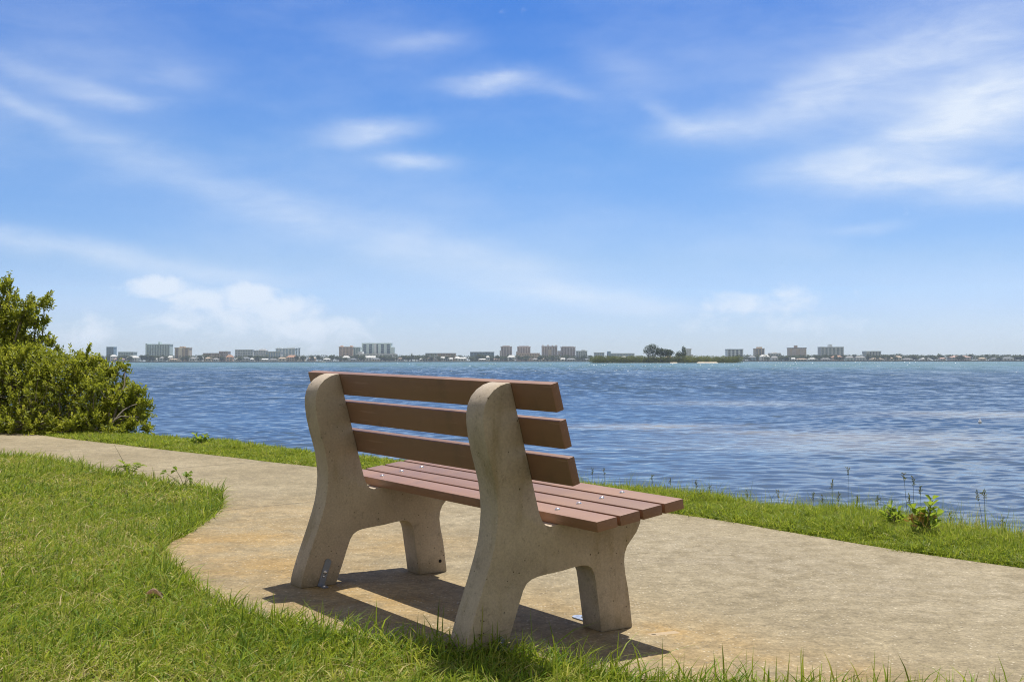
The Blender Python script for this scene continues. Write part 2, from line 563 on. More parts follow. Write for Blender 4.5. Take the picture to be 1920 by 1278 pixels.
def mat_plank():
    m_, t, bs = new_mat('recycled_plastic_lumber')
    o = t.node('ShaderNodeTexCoord').outputs['Object']
    n = t.noise(t.mapping(o, scale=(2.5, 45, 45)), 1.0, 3, 0.5)
    n2 = t.noise(o, 160.0, 3, 0.7)
    n3 = t.noise(o, 3.0, 4, 0.6)
    base = t.ramp(n, [(0.25, (0.222, 0.112, 0.062)), (0.75, (0.250, 0.128, 0.072))])
    base = t.mix(t.mr(n3, 0.45, 0.75, 0.0, 0.35), base, (0.34, 0.18, 0.105))
    t.put(bs.inputs['Base Color'], base)
    bs.inputs['Specular IOR Level'].default_value = 0.5
    oi = t.node('ShaderNodeObjectInfo')
    rv = t.mr(oi.outputs['Random'], 0, 1, 0.86, 1.10, False)
    base = t.mix(1.0, base, t.comb(rv, rv, rv), 'MULTIPLY')
    scr = t.noise(t.mapping(o, rot=(0, 0, R(12)), scale=(4, 90, 90)), 1.0, 3, 0.5)
    base = t.mix(t.mul(t.mr(scr, 0.66, 0.70), 0.35), base, (0.40, 0.26, 0.18))
    dirt = t.mr(t.noise(o, 7.0, 6, 0.7), 0.52, 0.72, 0.0, 0.45)
    base = t.mix(dirt, base, (0.135, 0.080, 0.045))
    t.put(bs.inputs['Base Color'], base)
    t.put(bs.inputs['Roughness'], t.mr(n3, 0.3, 0.7, 0.42, 0.62, False))
    h = t.add(t.mul(n, 0.6), t.mul(n2, 0.6))
    t.put(bs.inputs['Normal'], t.bump(h, 0.28, 0.0015))
    bs.inputs['Sheen Weight'].default_value = 0.22
    bs.inputs['Sheen Roughness'].default_value = 0.45
    bs.inputs['Sheen Tint'].default_value = (1.0, 0.80, 0.70, 1)
    return m_


def mat_metal(name, col, rough=0.45):
    m_, t, bs = new_mat(name)
    o = t.node('ShaderNodeTexCoord').outputs['Object']
    n = t.noise(o, 60.0, 4, 0.6)
    t.put(bs.inputs['Base Color'], t.ramp(n, [(0.3, tuple(c * 0.75 for c in col)), (0.7, col)]))
    t.put(bs.inputs['Roughness'], t.mr(n, 0.3, 0.7, rough - 0.1, rough + 0.15))
    bs.inputs['Metallic'].default_value = 0.85
    return m_


def mat_leaf(name, stops, trans=0.35, rough=0.45, spec=0.4, tcol=(0.30, 0.42, 0.05), patch=None):
    """thin foliage: colour from each blade's own tint, some light let through"""
    m_, t, bs = new_mat(name)
    a = t.node('ShaderNodeAttribute', attribute_name='tint')
    f = a.outputs['Fac']
    if patch:
        g = t.node('ShaderNodeNewGeometry').outputs['Position']
        n = t.noise(g, patch[0], 5, 0.6)
        n2 = t.noise(g, patch[0] * 4.3, 3, 0.6)
        f = t.add(f, t.mul(t.sub(t.add(t.mul(n, 0.7), t.mul(n2, 0.3)), 0.5), patch[1]))
    col = t.ramp(f, stops)
    t.put(bs.inputs['Base Color'], col)
    bs.inputs['Roughness'].default_value = rough
    bs.inputs['Specular IOR Level'].default_value = spec
    tr = t.node('ShaderNodeBsdfTranslucent')
    t.put(tr.inputs['Color'], t.mix(0.5, col, tcol))
    mx = t.node('ShaderNodeMixShader')
    mx.inputs[0].default_value = trans
    t.l.new(bs.outputs[0], mx.inputs[1]); t.l.new(tr.outputs[0], mx.inputs[2])
    out = [x for x in t.n if x.type == 'OUTPUT_MATERIAL'][0]
    t.l.new(mx.outputs[0], out.inputs[0])
    return m_


def mat_ground():
    m_, t, bs = new_mat('soil_and_thatch')
    g = t.node('ShaderNodeNewGeometry').outputs['Position']
    n = t.noise(g, 2.2, 6, 0.6); n2 = t.noise(g, 45.0, 5, 0.7)
    base = t.ramp(n2, [(0.3, (0.030, 0.028, 0.010)), (0.55, (0.085, 0.075, 0.026)), (0.75, (0.24, 0.195, 0.09))])
    base = t.mix(t.mr(n, 0.4, 0.65, 0.0, 0.5), base, (0.06, 0.085, 0.018))
    gx, gy, gz = t.sep(g)
    base = t.mix(t.mr(gz, -0.30, -0.48, 0.0, 0.9), base, (0.17, 0.14, 0.095))
    t.put(bs.inputs['Base Color'], base)
    bs.inputs['Roughness'].default_value = 1.0
    bs.inputs['Specular IOR Level'].default_value = 0.1
    t.put(bs.inputs['Normal'], t.bump(n2, 0.8, 0.02))
    return m_


def mat_water():
    m_, t, bs = new_mat('bay_water')
    g = t.node('ShaderNodeNewGeometry').outputs['Position']
    gx, gy, gz = t.sep(g)
    flat = t.comb(gx, gy, 0.0)
    dist = t.m('SQRT', t.add(t.mul(gx, gx), t.mul(gy, gy)))
    big = t.noise(t.mapping(flat, rot=(0, 0, R(8)), scale=(0.012, 0.030, 1)), 1.0, 6, 0.6, 0.6)
    mid = t.noise(t.mapping(flat, rot=(0, 0, R(-6)), scale=(0.10, 0.22, 1)), 1.0, 5, 0.6, 0.5)
    deep, shal = (0.050, 0.080, 0.108), (0.125, 0.205, 0.172)
    col = t.mix(t.mr(t.add(dist, t.mul(gx, 0.6)), 110.0, 420.0), deep, shal)
    col = t.mix(t.mr(dist, 30.0, 8.0, 0.0, 0.55), col, (0.085, 0.102, 0.118))
    col = t.mix(t.mr(dist, 11.5, 6.5, 0.0, 0.7), col, (0.135, 0.115, 0.080))
    # sandbars that show through the shallows
    bar = None
    for (bx_, by_, rx, ry, am) in [(6.2, 22.6, 3.0, 2.6, 1.0), (3.2, 27.4, 2.0, 1.0, .95), (8.4, 22.8, 2.4, 1.0, .8), (4.6, 25.0, 1.8, 0.8, .8), (12.4, 33.0, 3.6, 2.0, .85), (7.5, 42.0, 3.0, 3.4, .45), (9.0, 18.0, 2.0, .8, .4), (3.0, 20.5, 1.6, .5, .4)]:
        X = t.mul(t.sub(gx, bx_), 1 / rx); Y = t.mul(t.sub(t.add(gy, t.mul(t.sub(mid, .5), 3.0)), by_), 1 / ry)
        k = t.mul(t.m('EXPONENT', t.mul(t.add(t.mul(X, X), t.mul(Y, Y)), -1.0)), am)
        bar = k if bar is None else t.maxi(bar, k)
    bar = t.mul(bar, t.mr(mid, 0.30, 0.62, 0.25, 1.0))
    col = t.mix(t.mul(bar, 0.9), col, (0.34, 0.315, 0.235))
    col = t.mix(t.mul(t.mr(big, 0.45, 0.62), t.mul(0.5, t.mr(dist, 150.0, 300.0))), col, (0.03, 0.075, 0.12))
    t.put(bs.inputs['Base Color'], col)
    bs.inputs['IOR'].default_value = 1.333
    bs.inputs['Specular IOR Level'].default_value = 0.5
    t.put(bs.inputs['Roughness'], t.mr(dist, 15.0, 400.0, 0.045, 0.16, False))
    # wind ripples riding on the modelled waves: small facets tilt the surface directly
    def facet(sx, sy, rot, sc_, det):
        c_ = t.noise(t.mapping(flat, rot=(0, 0, R(rot)), scale=(sx, sy, 1)), sc_, det, 0.58, 0.3, out=1)
        x_, y_, _ = t.sep(c_)
        return t.sub(x_, 0.5), t.sub(y_, 0.5)
    ax, ay = facet(0.55, 1.3, 7, 4.6, 4)
    bx, by = facet(0.5, 1.1, -9, 1.1, 5)
    cx, cy_ = facet(1.0, 0.17, 3, 1.9, 4)
    dx_, dy_ = facet(1.0, 0.11, -2, 0.62, 5)
    ex_, ey_ = facet(1.0, 0.10, 1, 0.16, 5)
    wa = t.mr(dist, 10.0, 60.0, 0.38, 0.85)
    wb = t.mr(dist, 20.0, 80.0, 0.12, 0.8)
    wc = t.mr(dist, 22.0, 90.0, 0.0, 1.15)
    wd = t.mr(dist, 60.0, 200.0, 0.0, 1.3)
    we = t.mr(dist, 200.0, 600.0, 0.0, 1.0)
    gust = t.mul(t.mr(mid, 0.3, 0.7, 0.6, 1.25), t.mr(big, 0.36, 0.64, 0.60, 1.22))
    sx = t.mul(t.add(t.add(t.mul(ax, wa), t.mul(bx, wb)), t.mul(cx, t.mul(wc, 0.5))), gust)
    sy = t.mul(t.add(t.add(t.mul(ay, wa), t.mul(by, wb)), t.add(t.add(t.mul(cy_, wc), t.mul(ey_, we)), t.mul(dy_, wd))), gust)
    # crests lean towards this shore: the wind blows in from the bay
    sy = t.sub(sy, t.mul(t.mr(dist, 10.0, 80.0, 0.035, 0.19), t.sub(1.0, t.mul(bar, 0.5))))
    vm = t.node('ShaderNodeVectorMath', operation='ADD')
    t.put(vm.inputs[0], t.node('ShaderNodeNewGeometry').outputs['Normal']); t.put(vm.inputs[1], t.comb(sx, sy, 0.0))
    vn = t.node('ShaderNodeVectorMath', operation='NORMALIZE')
    t.l.new(vm.outputs[0], vn.inputs[0])
    t.l.new(vn.outputs[0], bs.inputs['Normal'])
    return m_


M_PATH = mat_concrete_path()
M_CONC = mat_bench_concrete()
M_PLANK = mat_plank()
M_GALV = mat_metal('galvanised_steel', (0.30, 0.34, 0.42), 0.55)
M_STEEL = mat_metal('stainless_bolt', (0.80, 0.77, 0.76), 0.25)
M_GROUND = mat_ground()
M_WATER = mat_water()
GREEN = [(0.0, (0.040, 0.085, 0.006)), (0.25, (0.115, 0.225, 0.012)), (0.50, (0.235, 0.350, 0.028)), (0.70, (0.37, 0.40, 0.060)), (0.86, (0.50, 0.43, 0.15)), (1.0, (0.64, 0.52, 0.28))]
M_LAWN = mat_leaf('lawn_blades', GREEN, 0.46, 0.55, 0.22, (0.48, 0.50, 0.05), (1.1, 0.95))
M_VERGE = mat_leaf('verge_blades', [(0.0, (0.060, 0.105, 0.009)), (0.35, (0.150, 0.240, 0.018)), (0.65, (0.270, 0.365, 0.040)), (0.88, (0.42, 0.42, 0.075)), (1.0, (0.56, 0.48, 0.22))],
                   0.46, 0.5, 0.25, (0.50, 0.55, 0.05), (1.6, 0.6))
M_SHRUB = mat_leaf('shrub_leaves', [(0.0, (0.060, 0.092, 0.008)), (0.4, (0.180, 0.232, 0.016)), (0.75, (0.310, 0.350, 0.034)), (1.0, (0.43, 0.42, 0.06))],
                   0.45, 0.48, 0.28, (0.50, 0.50, 0.05), (2.6, 0.75))
M_BARK = plain('grey_bark', (0.17, 0.145, 0.11), 0.9, 0.3, 20)
M_STALK = mat_leaf('seed_stalks', [(0.0, (0.10, 0.12, 0.03)), (0.6, (0.16, 0.15, 0.06)), (1.0, (0.36, 0.27, 0.14))], 0.25)
M_WEED = mat_leaf('weed_leaves', [(0.0, (0.10, 0.17, 0.015)), (0.7, (0.20, 0.30, 0.035)), (1.0, (0.33, 0.38, 0.06))], 0.48, 0.45, 0.3, (0.50, 0.60, 0.06))

# ------------------------------------------------------------------ ground, slab and water
rng = np.random.default_rng(7)


def build_ground():
    xs = np.concatenate([np.arange(-600, -60, 20.0), np.arange(-60, -14, 2.0), np.arange(-14, 8, 0.16), np.arange(8, 60, 2.0), np.arange(60, 601, 20.0)])
    ys = np.concatenate([np.arange(-600, -40, 20.0), np.arange(-40, 0, 2.0), np.arange(0, 22, 0.16), np.arange(22, 62, 2.0)])
    X, Y = np.meshgrid(xs, ys)
    Pq = np.stack([X.ravel(), Y.ravel()], 1)
    Z = ground_z(Pq) + rng.normal(0, 0.006, len(Pq))
    inside = in_poly(Pq, PATH_POLY)
    Z = np.where(inside, Z - 0.03, Z)
    nx, ny = len(xs), len(ys)
    i = (np.arange(ny - 1)[:, None] * nx + np.arange(nx - 1)[None, :]).ravel()
    F = np.stack([i, i + 1, i + 1 + nx, i + nx], 1)
    me = np_mesh('ground', np.column_stack([Pq, Z]), F.ravel(), np.full(len(F), 4), True)
    tag(link_mesh('ground', me, None, [M_GROUND]), kind='structure')


def build_path():
    bm = bmesh.new()
    top = [bm.verts.new((x, y, float(fall(x, y)))) for x, y in PATH_POLY]
    f = bm.faces.new(top)
    f.normal_update()
    if f.normal.z < 0: f.normal_flip()
    r = bmesh.ops.extrude_face_region(bm, geom=[f])
    bmesh.ops.translate(bm, verts=[v for v in r['geom'] if isinstance(v, bmesh.types.BMVert)], vec=(0, 0, 0))
    newf = [x for x in r['geom'] if isinstance(x, bmesh.types.BMFace)]
    for v in top: v.co.z -= 0.12
    bmesh.ops.triangulate(bm, faces=[x for x in bm.faces if len(x.verts) > 4])
    bmesh.ops.recalc_face_normals(bm, faces=bm.faces)
    me = bpy.data.meshes.new('path'); bm.to_mesh(me); bm.free()
    tag(link_mesh('path', me, None, [M_PATH]), kind='structure')


def build_water():
    r1 = np.exp(np.arange(math.log(5.5), math.log(95), 0.0036))
    r2 = np.exp(np.arange(math.log(95 * 1.03), math.log(9000), 0.05))
    r = np.concatenate([r1, r2])
    th = np.concatenate([np.linspace(-75, -30, 60)[:-1], np.linspace(-30, 30, 640), np.linspace(30, 75, 60)[1:]])
    th = np.radians(th)
    Rr, T = np.meshgrid(r, th, indexing='ij')
    X, Y = Rr * np.sin(T), Rr * np.cos(T)
    Z = np.zeros_like(X)
    g = np.random.default_rng(3)
    gust = 0.75 + 0.35 * np.sin(X * 0.31 + 1.3 * np.sin(Y * 0.13)) * np.sin(Y * 0.23 + 0.6 * np.sin(X * 0.17))
    for k in range(64):
        lam = 0.16 * (1.7 / 0.16) ** g.random()
        ang = R(g.normal(8, 55))
        kx, ky = math.sin(ang) * 2 * math.pi / lam, math.cos(ang) * 2 * math.pi / lam
        slope = 0.027 * (0.7 + 0.6 * g.random()) * (1.15 if lam < 0.7 else 0.45)
        amp = slope * lam / (2 * math.pi)
        fade = np.clip((lam / (Rr * 0.0036) - 2.5) / 3.0, 0, 1)
        ph = kx * X + ky * Y + g.random() * 6.28
        Z += amp * fade * gust * (np.sin(ph) + 0.25 * np.sin(2 * ph + 1.57))
    Z += WATER_Z
    nr, nt = X.shape
    i = (np.arange(nr - 1)[:, None] * nt + np.arange(nt - 1)[None, :]).ravel()
    F = np.stack([i, i + nt, i + nt + 1, i + 1], 1)
    me = np_mesh('water', np.column_stack([X.ravel(), Y.ravel(), Z.ravel()]), F.ravel(), np.full(len(F), 4), True)
    if me.polygons[0].normal.z < 0: me.flip_normals()
    tag(link_mesh('water', me, None, [M_WATER]), kind='structure')


build_ground(); build_path(); build_water()

# ------------------------------------------------------------------ the bench
SEAT_Z, TILT, PW, GAP, TH = 0.4347, 0.1375, 0.0872, 0.0127, 0.0359
L2 = 0.915
XF, XN, FT = -0.6011, 0.6882, 0.1102
BY, BZ, BANG = -0.076, 0.4724, 0.2727
S_BACK = (0.0879, 0.2153, 0.3398); WB, TB = 0.0947, 0.0313

bench = empty('park_bench', (BO[0], BO[1], 0.0))
bench.rotation_euler = (Matrix.Rotation(BYAW, 3, 'Z') @ Matrix.Rotation(-BSL, 3, 'Y')).to_euler()
tag(bench, 'park bench with reddish brown planks on two cast concrete end frames, seen from behind', 'bench')

PROFILE = [(-.362, 0), (-.358, .03), (-.350, .06), (-.332, .115), (-.310, .175), (-.288, .235), (-.266, .300), (-.252, .350), (-.2445, .400), (-.2415, .450),
           (-.2445, .500), (-.2525, .550), (-.2665, .600), (-.2815, .650), (-.294, .700), (-.302, .750), (-.303, .785), (-.297, .815), (-.284, .843),
           (-.262, .866), (-.235, .882), (-.210, .8895), (-.192, .8905),
           (-.0705, .450), (-.063, .430), (-.054, .413), (-.041, .400), (-.023, .3945), (.10, .4115), (.25, .432), (.388, .4512),
           (.392, .440), (.390, .405), (.382, .372), (.366, .342), (.344, .319), (.323, .296), (.312, .270), (.3095, .240), (.316, .195), (.328, .145), (.337, .092), (.344, .042), (.350, 0),
           (.206, 0), (.196, .07), (.186, .13), (.178, .180), (.172, .208), (.160, .231), (.141, .242), (.115, .245), (.07, .240), (.030, .234),
           (-.030, .229), (-.074, .224), (-.100, .217), (-.119, .205), (-.133, .184), (-.150, .138), (-.168, .085), (-.186, .038), (-.200, 0)]


def bevelled(name, bm, mat, parent, width, seg=2, ang=35, smooth_ang=40):
    bmesh.ops.recalc_face_normals(bm, faces=bm.faces)
    sharp = [e for e in bm.edges if len(e.link_faces) == 2 and e.calc_face_angle(0) > R(ang)]
    if width > 0:
        bmesh.ops.bevel(bm, geom=sharp, offset=width, segments=seg, affect='EDGES', profile=0.6, clamp_overlap=True)
    for f in bm.faces: f.smooth = True
    me = bpy.data.meshes.new(name); bm.to_mesh(me); bm.free()
    me.set_sharp_from_angle(angle=R(smooth_ang))
    return link_mesh(name, me, parent, [mat])


def make_frame(x1):
    bm = bmesh.new()
    vs = [bm.verts.new((x1 - FT, y, z)) for y, z in PROFILE]
    f = bm.faces.new(vs)
    r = bmesh.ops.extrude_face_region(bm, geom=[f])
    bmesh.ops.translate(bm, verts=[v for v in r['geom'] if isinstance(v, bmesh.types.BMVert)], vec=(FT, 0, 0))
    return bevelled('end_frame', bm, M_CONC, bench, 0.007, 2, 50, 35)


def bar(name, mat, parent, center, size, rx, bev=0.0035):
    bm = bmesh.new()
    bmesh.ops.create_cube(bm, size=1.0)
    for v in bm.verts: v.co = Vector((v.co.x * size[0], v.co.y * size[1], v.co.z * size[2]))
    o = bevelled(name, bm, mat, parent, bev, 2)
    o.location = center
    o.rotation_euler = (rx, 0, 0)
    return o


def bolt_mesh():
    mb = MB()
    prof = [(0.0098, 0), (0.0098, 0.0010), (0.0082, 0.0014), (0.0078, 0.0032), (0.0060, 0.0050), (0.0030, 0.0060)]
    n = 16
    for i, (r, z) in enumerate(prof):
        for k in range(n):
            a = 2 * math.pi * k / n
            mb.v.append((r * math.cos(a), r * math.sin(a), z))
    for i in range(len(prof) - 1):
        for k in range(n):
            k2 = (k + 1) % n
            mb.f.append((i * n + k, i * n + k2, (i + 1) * n + k2, (i + 1) * n + k))
    mb.f.append(tuple((len(prof) - 1) * n + k for k in range(n)))
    me = bpy.data.meshes.new('bolt'); me.from_pydata(mb.v, [], mb.f); me.update()
    me.polygons.foreach_set('use_smooth', np.ones(len(me.polygons), bool))
    me.materials.append(M_STEEL)
    return me


BOLT = bolt_mesh()
frames = [make_frame(XF), make_frame(XN)]
frames[0]['label'] = 'concrete end frame at the far end, steel angle bracket on its rear leg'
frames[1]['label'] = 'concrete end frame at the near end, its rear foot in the grass'
for k in range(4):
    yc = k * (PW + GAP) + PW / 2
    c_, s_ = math.cos(TILT), math.sin(TILT)
    zc = -TH / 2
    o = bar('seat_plank', M_PLANK, bench, (0, yc * c_ - zc * s_, SEAT_Z + yc * s_ + zc * c_), (2 * L2, PW, TH), TILT)
    for xf in (XF, XN):
        b = bpy.data.objects.new('bolt', BOLT); C.objects.link(b); b.parent = o
        b.location = (xf - FT / 2 + random.Random(k).uniform(-.004, .004), 0.002, TH / 2 + 0.0002)
for s in S_BACK:
    cs = s + WB / 2
    ca, sa = math.cos(BANG), math.sin(BANG)
    n_ = TB / 2 + 0.0005
    o = bar('back_plank', M_PLANK, bench, (0, BY - cs * sa + n_ * ca, BZ + cs * ca + n_ * sa), (2 * L2, TB, WB), BANG)
    for xf in (XF, XN):
        b = bpy.data.objects.new('bolt', BOLT); C.objects.link(b); b.parent = o
        b.location = (xf - FT / 2, TB / 2 + 0.0002, 0)
        b.rotation_euler = (-math.pi / 2, 0, 0)


def bracket(frame, x, y, tall, foot, side, lean=0.0, w_=0.030):
    """steel angle: a leg up the concrete and a foot out on the slab"""
    mb = MB()
    th = 0.004
    xa, xb = (x, x + th) if side > 0 else (x - th, x)
    n = 8
    pts = []
    # upright with a rounded top
    out = [(-w_ / 2, 0.004), (w_ / 2, 0.004)] + [(w_ / 2 * math.cos(a) + lean * (tall - w_ / 2), tall - w_ / 2 + w_ / 2 * math.sin(a)) for a in np.linspace(0, math.pi, n)]
    for xx in (xa, xb): pts += [(xx, y + q, z) for q, z in out]
    m_ = len(out)
    fs = [tuple(range(m_)), tuple(range(2 * m_ - 1, m_ - 1, -1))] + [(i, m_ + i, m_ + (i + 1) % m_, (i + 1) % m_) for i in range(m_)]
    mb.poly(pts, fs)
    # foot
    xo = x + side * foot
    out = [(x, -w_ / 2), (x, w_ / 2)] + [(xo - side * w_ / 2 + side * w_ / 2 * math.cos(a), w_ / 2 * math.sin(a)) for a in np.linspace(math.pi / 2, -math.pi / 2, n)]
    pts = []
    for z in (0.0012, 0.0048): pts += [(q, y + p, z) for q, p in out]
    m_ = len(out)
    fs = [tuple(range(m_)), tuple(range(2 * m_ - 1, m_ - 1, -1))] + [(i, m_ + i, m_ + (i + 1) % m_, (i + 1) % m_) for i in range(m_)]
    mb.poly(pts, fs)
    bm = bmesh.new(); me = bpy.data.meshes.new('tmp'); me.from_pydata(mb.v, [], mb.f); bm.from_mesh(me)
    o = bevelled('bracket', bm, M_GALV, frame, 0.0, 1)
    for zz in ((tall * 0.52, tall * 0.36) if tall > .06 else (tall * .5,)):
        b = bpy.data.objects.new('bolt', BOLT); C.objects.link(b); b.parent = frame
        b.location = (x + side * (th + 0.0003), y + lean * zz, zz)
        b.rotation_euler = (0, side * math.pi / 2, 0)
        b.scale = (0.9, 0.9, 1.3) if zz == tall * 0.52 else (0.5, 0.5, 0.5)
    b = bpy.data.objects.new('bolt', BOLT); C.objects.link(b); b.parent = frame
    b.location = (x + side * foot * 0.68, y, 0.005); b.scale = (0.8, 0.8, 0.8)
    return o


bracket(frames[0], XF, -0.272, 0.112, 0.055, 1, 0.33)
bracket(frames[1], XN, -0.235, 0.040, 0.050, 1, 0.33, 0.026)
bracket(frames[1], XN - FT, 0.285, 0.045, 0.150, -1, -0.1, 0.055)
# an open bolt hole where the far front foot has lost its bracket
mb = MB()
mb.tube([(XF + 0.0004, 0.312, 0.052), (XF + 0.0012, 0.312, 0.052)], 0.0075, 14)
M_HOLE = plain('dark_hole', (0.012, 0.010, 0.008), 1.0)
mb.build('bolt_hole', M_HOLE, frames[0])


# ------------------------------------------------------------------ grass
def blades(P3, h, wid, lean_dir, lean, tint, seed=0, nseg=3):
    """ribbons of nseg quads ending in a point; all arrays are per blade"""
    n = len(P3)
    g = np.random.default_rng(seed)
    face = g.random(n) * 2 * math.pi
    sx, sy = np.cos(face), np.sin(face)
    lx, ly = np.cos(lean_dir) * lean, np.sin(lean_dir) * lean
    rows = []
    for k in range(nseg + 1):
        t = k / nseg
        bend = t ** 1.8
        cx = P3[:, 0] + lx * h * bend; cy_ = P3[:, 1] + ly * h * bend
        cz = P3[:, 2] + h * (t - 0.42 * np.minimum(lean, 1.6) * t ** 2.4 * 0.8)
        if k < nseg:
            ww = wid * (1.0 - 0.75 * t ** 1.5) * 0.5
            rows.append(np.stack([cx - sx * ww, cy_ - sy * ww, cz], 1))
            rows.append(np.stack([cx + sx * ww, cy_ + sy * ww, cz], 1))
        else:
            rows.append(np.stack([cx, cy_, cz], 1))
    nv = 2 * nseg + 1
    V = np.stack(rows, 1).reshape(-1, 3)
    base = (np.arange(n) * nv)[:, None]
    loops = []
    pat = []
    for k in range(nseg - 1):
        pat += [2 * k, 2 * k + 1, 2 * k + 3, 2 * k + 2]
    pat += [2 * nseg - 2, 2 * nseg - 1, 2 * nseg]
    F = (base + np.array(pat)[None, :]).ravel()
    sizes = np.tile(np.array([4] * (nseg - 1) + [3]), n)
    return V, F, sizes, np.repeat(tint, nv)


def hash_noise(x, y, s, seed):
    """cheap smooth value noise"""
    g = np.random.default_rng(seed); tab = g.random((64, 64))
    x = x * s; y = y * s
    xi, yi = np.floor(x).astype(int), np.floor(y).astype(int)
    fx, fy = x - xi, y - yi
    fx = fx * fx * (3 - 2 * fx); fy = fy * fy * (3 - 2 * fy)
    a = tab[xi % 64, yi % 64]; b = tab[(xi + 1) % 64, yi % 64]; c_ = tab[xi % 64, (yi + 1) % 64]; d = tab[(xi + 1) % 64, (yi + 1) % 64]
    return (a * (1 - fx) + b * fx) * (1 - fy) + (c_ * (1 - fx) + d * fx) * fy


def in_view(P2, ml=0.12, mr=0.12):
    """keep what the photograph could see, with a margin to each side"""
    r = P2[:, 0] / np.maximum(P2[:, 1], 0.1)
    return (r > -0.4175 - ml) & (r < 0.4175 + mr) & (P2[:, 1] > 2.9)


def build_lawn():
    g = np.random.default_rng(11)
    parts = []
    # three depth bands, thinner and denser close to the camera
    for y0, y1, dens, wd in [(2.9, 5.2, 10500, 0.0056), (5.2, 7.6, 8200, 0.0062), (7.6, 13.5, 5200, 0.0078)]:
        x0, x1 = -0.56 * y1, min(0.56 * y1, 2.4)
        n = int((x1 - x0) * (y1 - y0) * dens)
        P2 = np.column_stack([g.uniform(x0, x1, n), g.uniform(y0, y1, n)])
        P2 = P2[in_view(P2)]
        jit = P2 + g.normal(0, 0.010, P2.shape)
        P2 = P2[~in_poly(jit, PATH_POLY)]
        d, _ = sdist(P2, OUTL)
        P2 = P2[d < -0.3]
        parts.append((P2, np.full(len(P2), wd)))
    P2 = np.vstack([p for p, _ in parts]); wd = np.concatenate([q for _, q in parts])
    n = len(P2)
    de = np.abs(sdist(P2, INNL)[0])
    edge = np.exp(-de / 0.16)
    n1 = hash_noise(P2[:, 0] + 50, P2[:, 1] + 50, 2.3, 1); n2 = hash_noise(P2[:, 0] + 50, P2[:, 1] + 50, 8.0, 2); n3 = hash_noise(P2[:, 0] + 50, P2[:, 1] + 50, 0.8, 5)
    lush = np.clip(0.55 * n1 + 0.45 * n2 + 0.55 * edge, 0, 1)
    h = (0.022 + 0.052 * g.random(n) ** 1.5) * (0.55 + 0.80 * lush + 0.45 * edge) * (1 + 0.25 * np.clip((5.0 - P2[:, 1]) / 1.2, 0, 1))
    tall = g.random(n) < (0.022 + 0.08 * edge)
    h = np.where(tall, h * 1.25 + 0.022, h)
    z = ground_z(P2)
    lean = np.clip(g.normal(0.80, 0.50, n), 0.05, 1.9)
    dead = g.random(n) < 0.34 * (1.2 - lush) + 0.30 * np.clip((n3 - 0.40) / 0.25, 0, 1) * (1 - edge)
    lean = np.where(dead, lean + 0.6, lean)
    h = np.where(dead, h * 0.72, h)
    tint = np.clip(g.normal(0.47, 0.22, n) - 0.15 * lush + 0.14 * (1 - n1), 0, 0.80)
    tint = np.where(dead, g.uniform(0.70, 1.0, n), tint)
    straw = g.random(n) < 0.012
    h = np.where(straw, g.uniform(0.06, 0.11, n), h); lean = np.where(straw, g.uniform(1.2, 2.2, n), lean); tint = np.where(straw, g.uniform(0.85, 1.0, n), tint)
    ld = g.random(n) * 2 * math.pi
    # the wind has combed it a little to the right
    ld = np.where(g.random(n) < 0.35, g.normal(0.5, 0.8, n), ld)
    V, F, S, T = blades(np.column_stack([P2, z]), h, wd * (0.7 + 0.7 * g.random(n)), ld, lean, tint, 4)
    me = np_mesh('lawn_grass', V, F, S, True, {'tint': T})
    tag(link_mesh('lawn_grass', me, None, [M_LAWN]), kind='stuff')
    print('lawn blades', n)


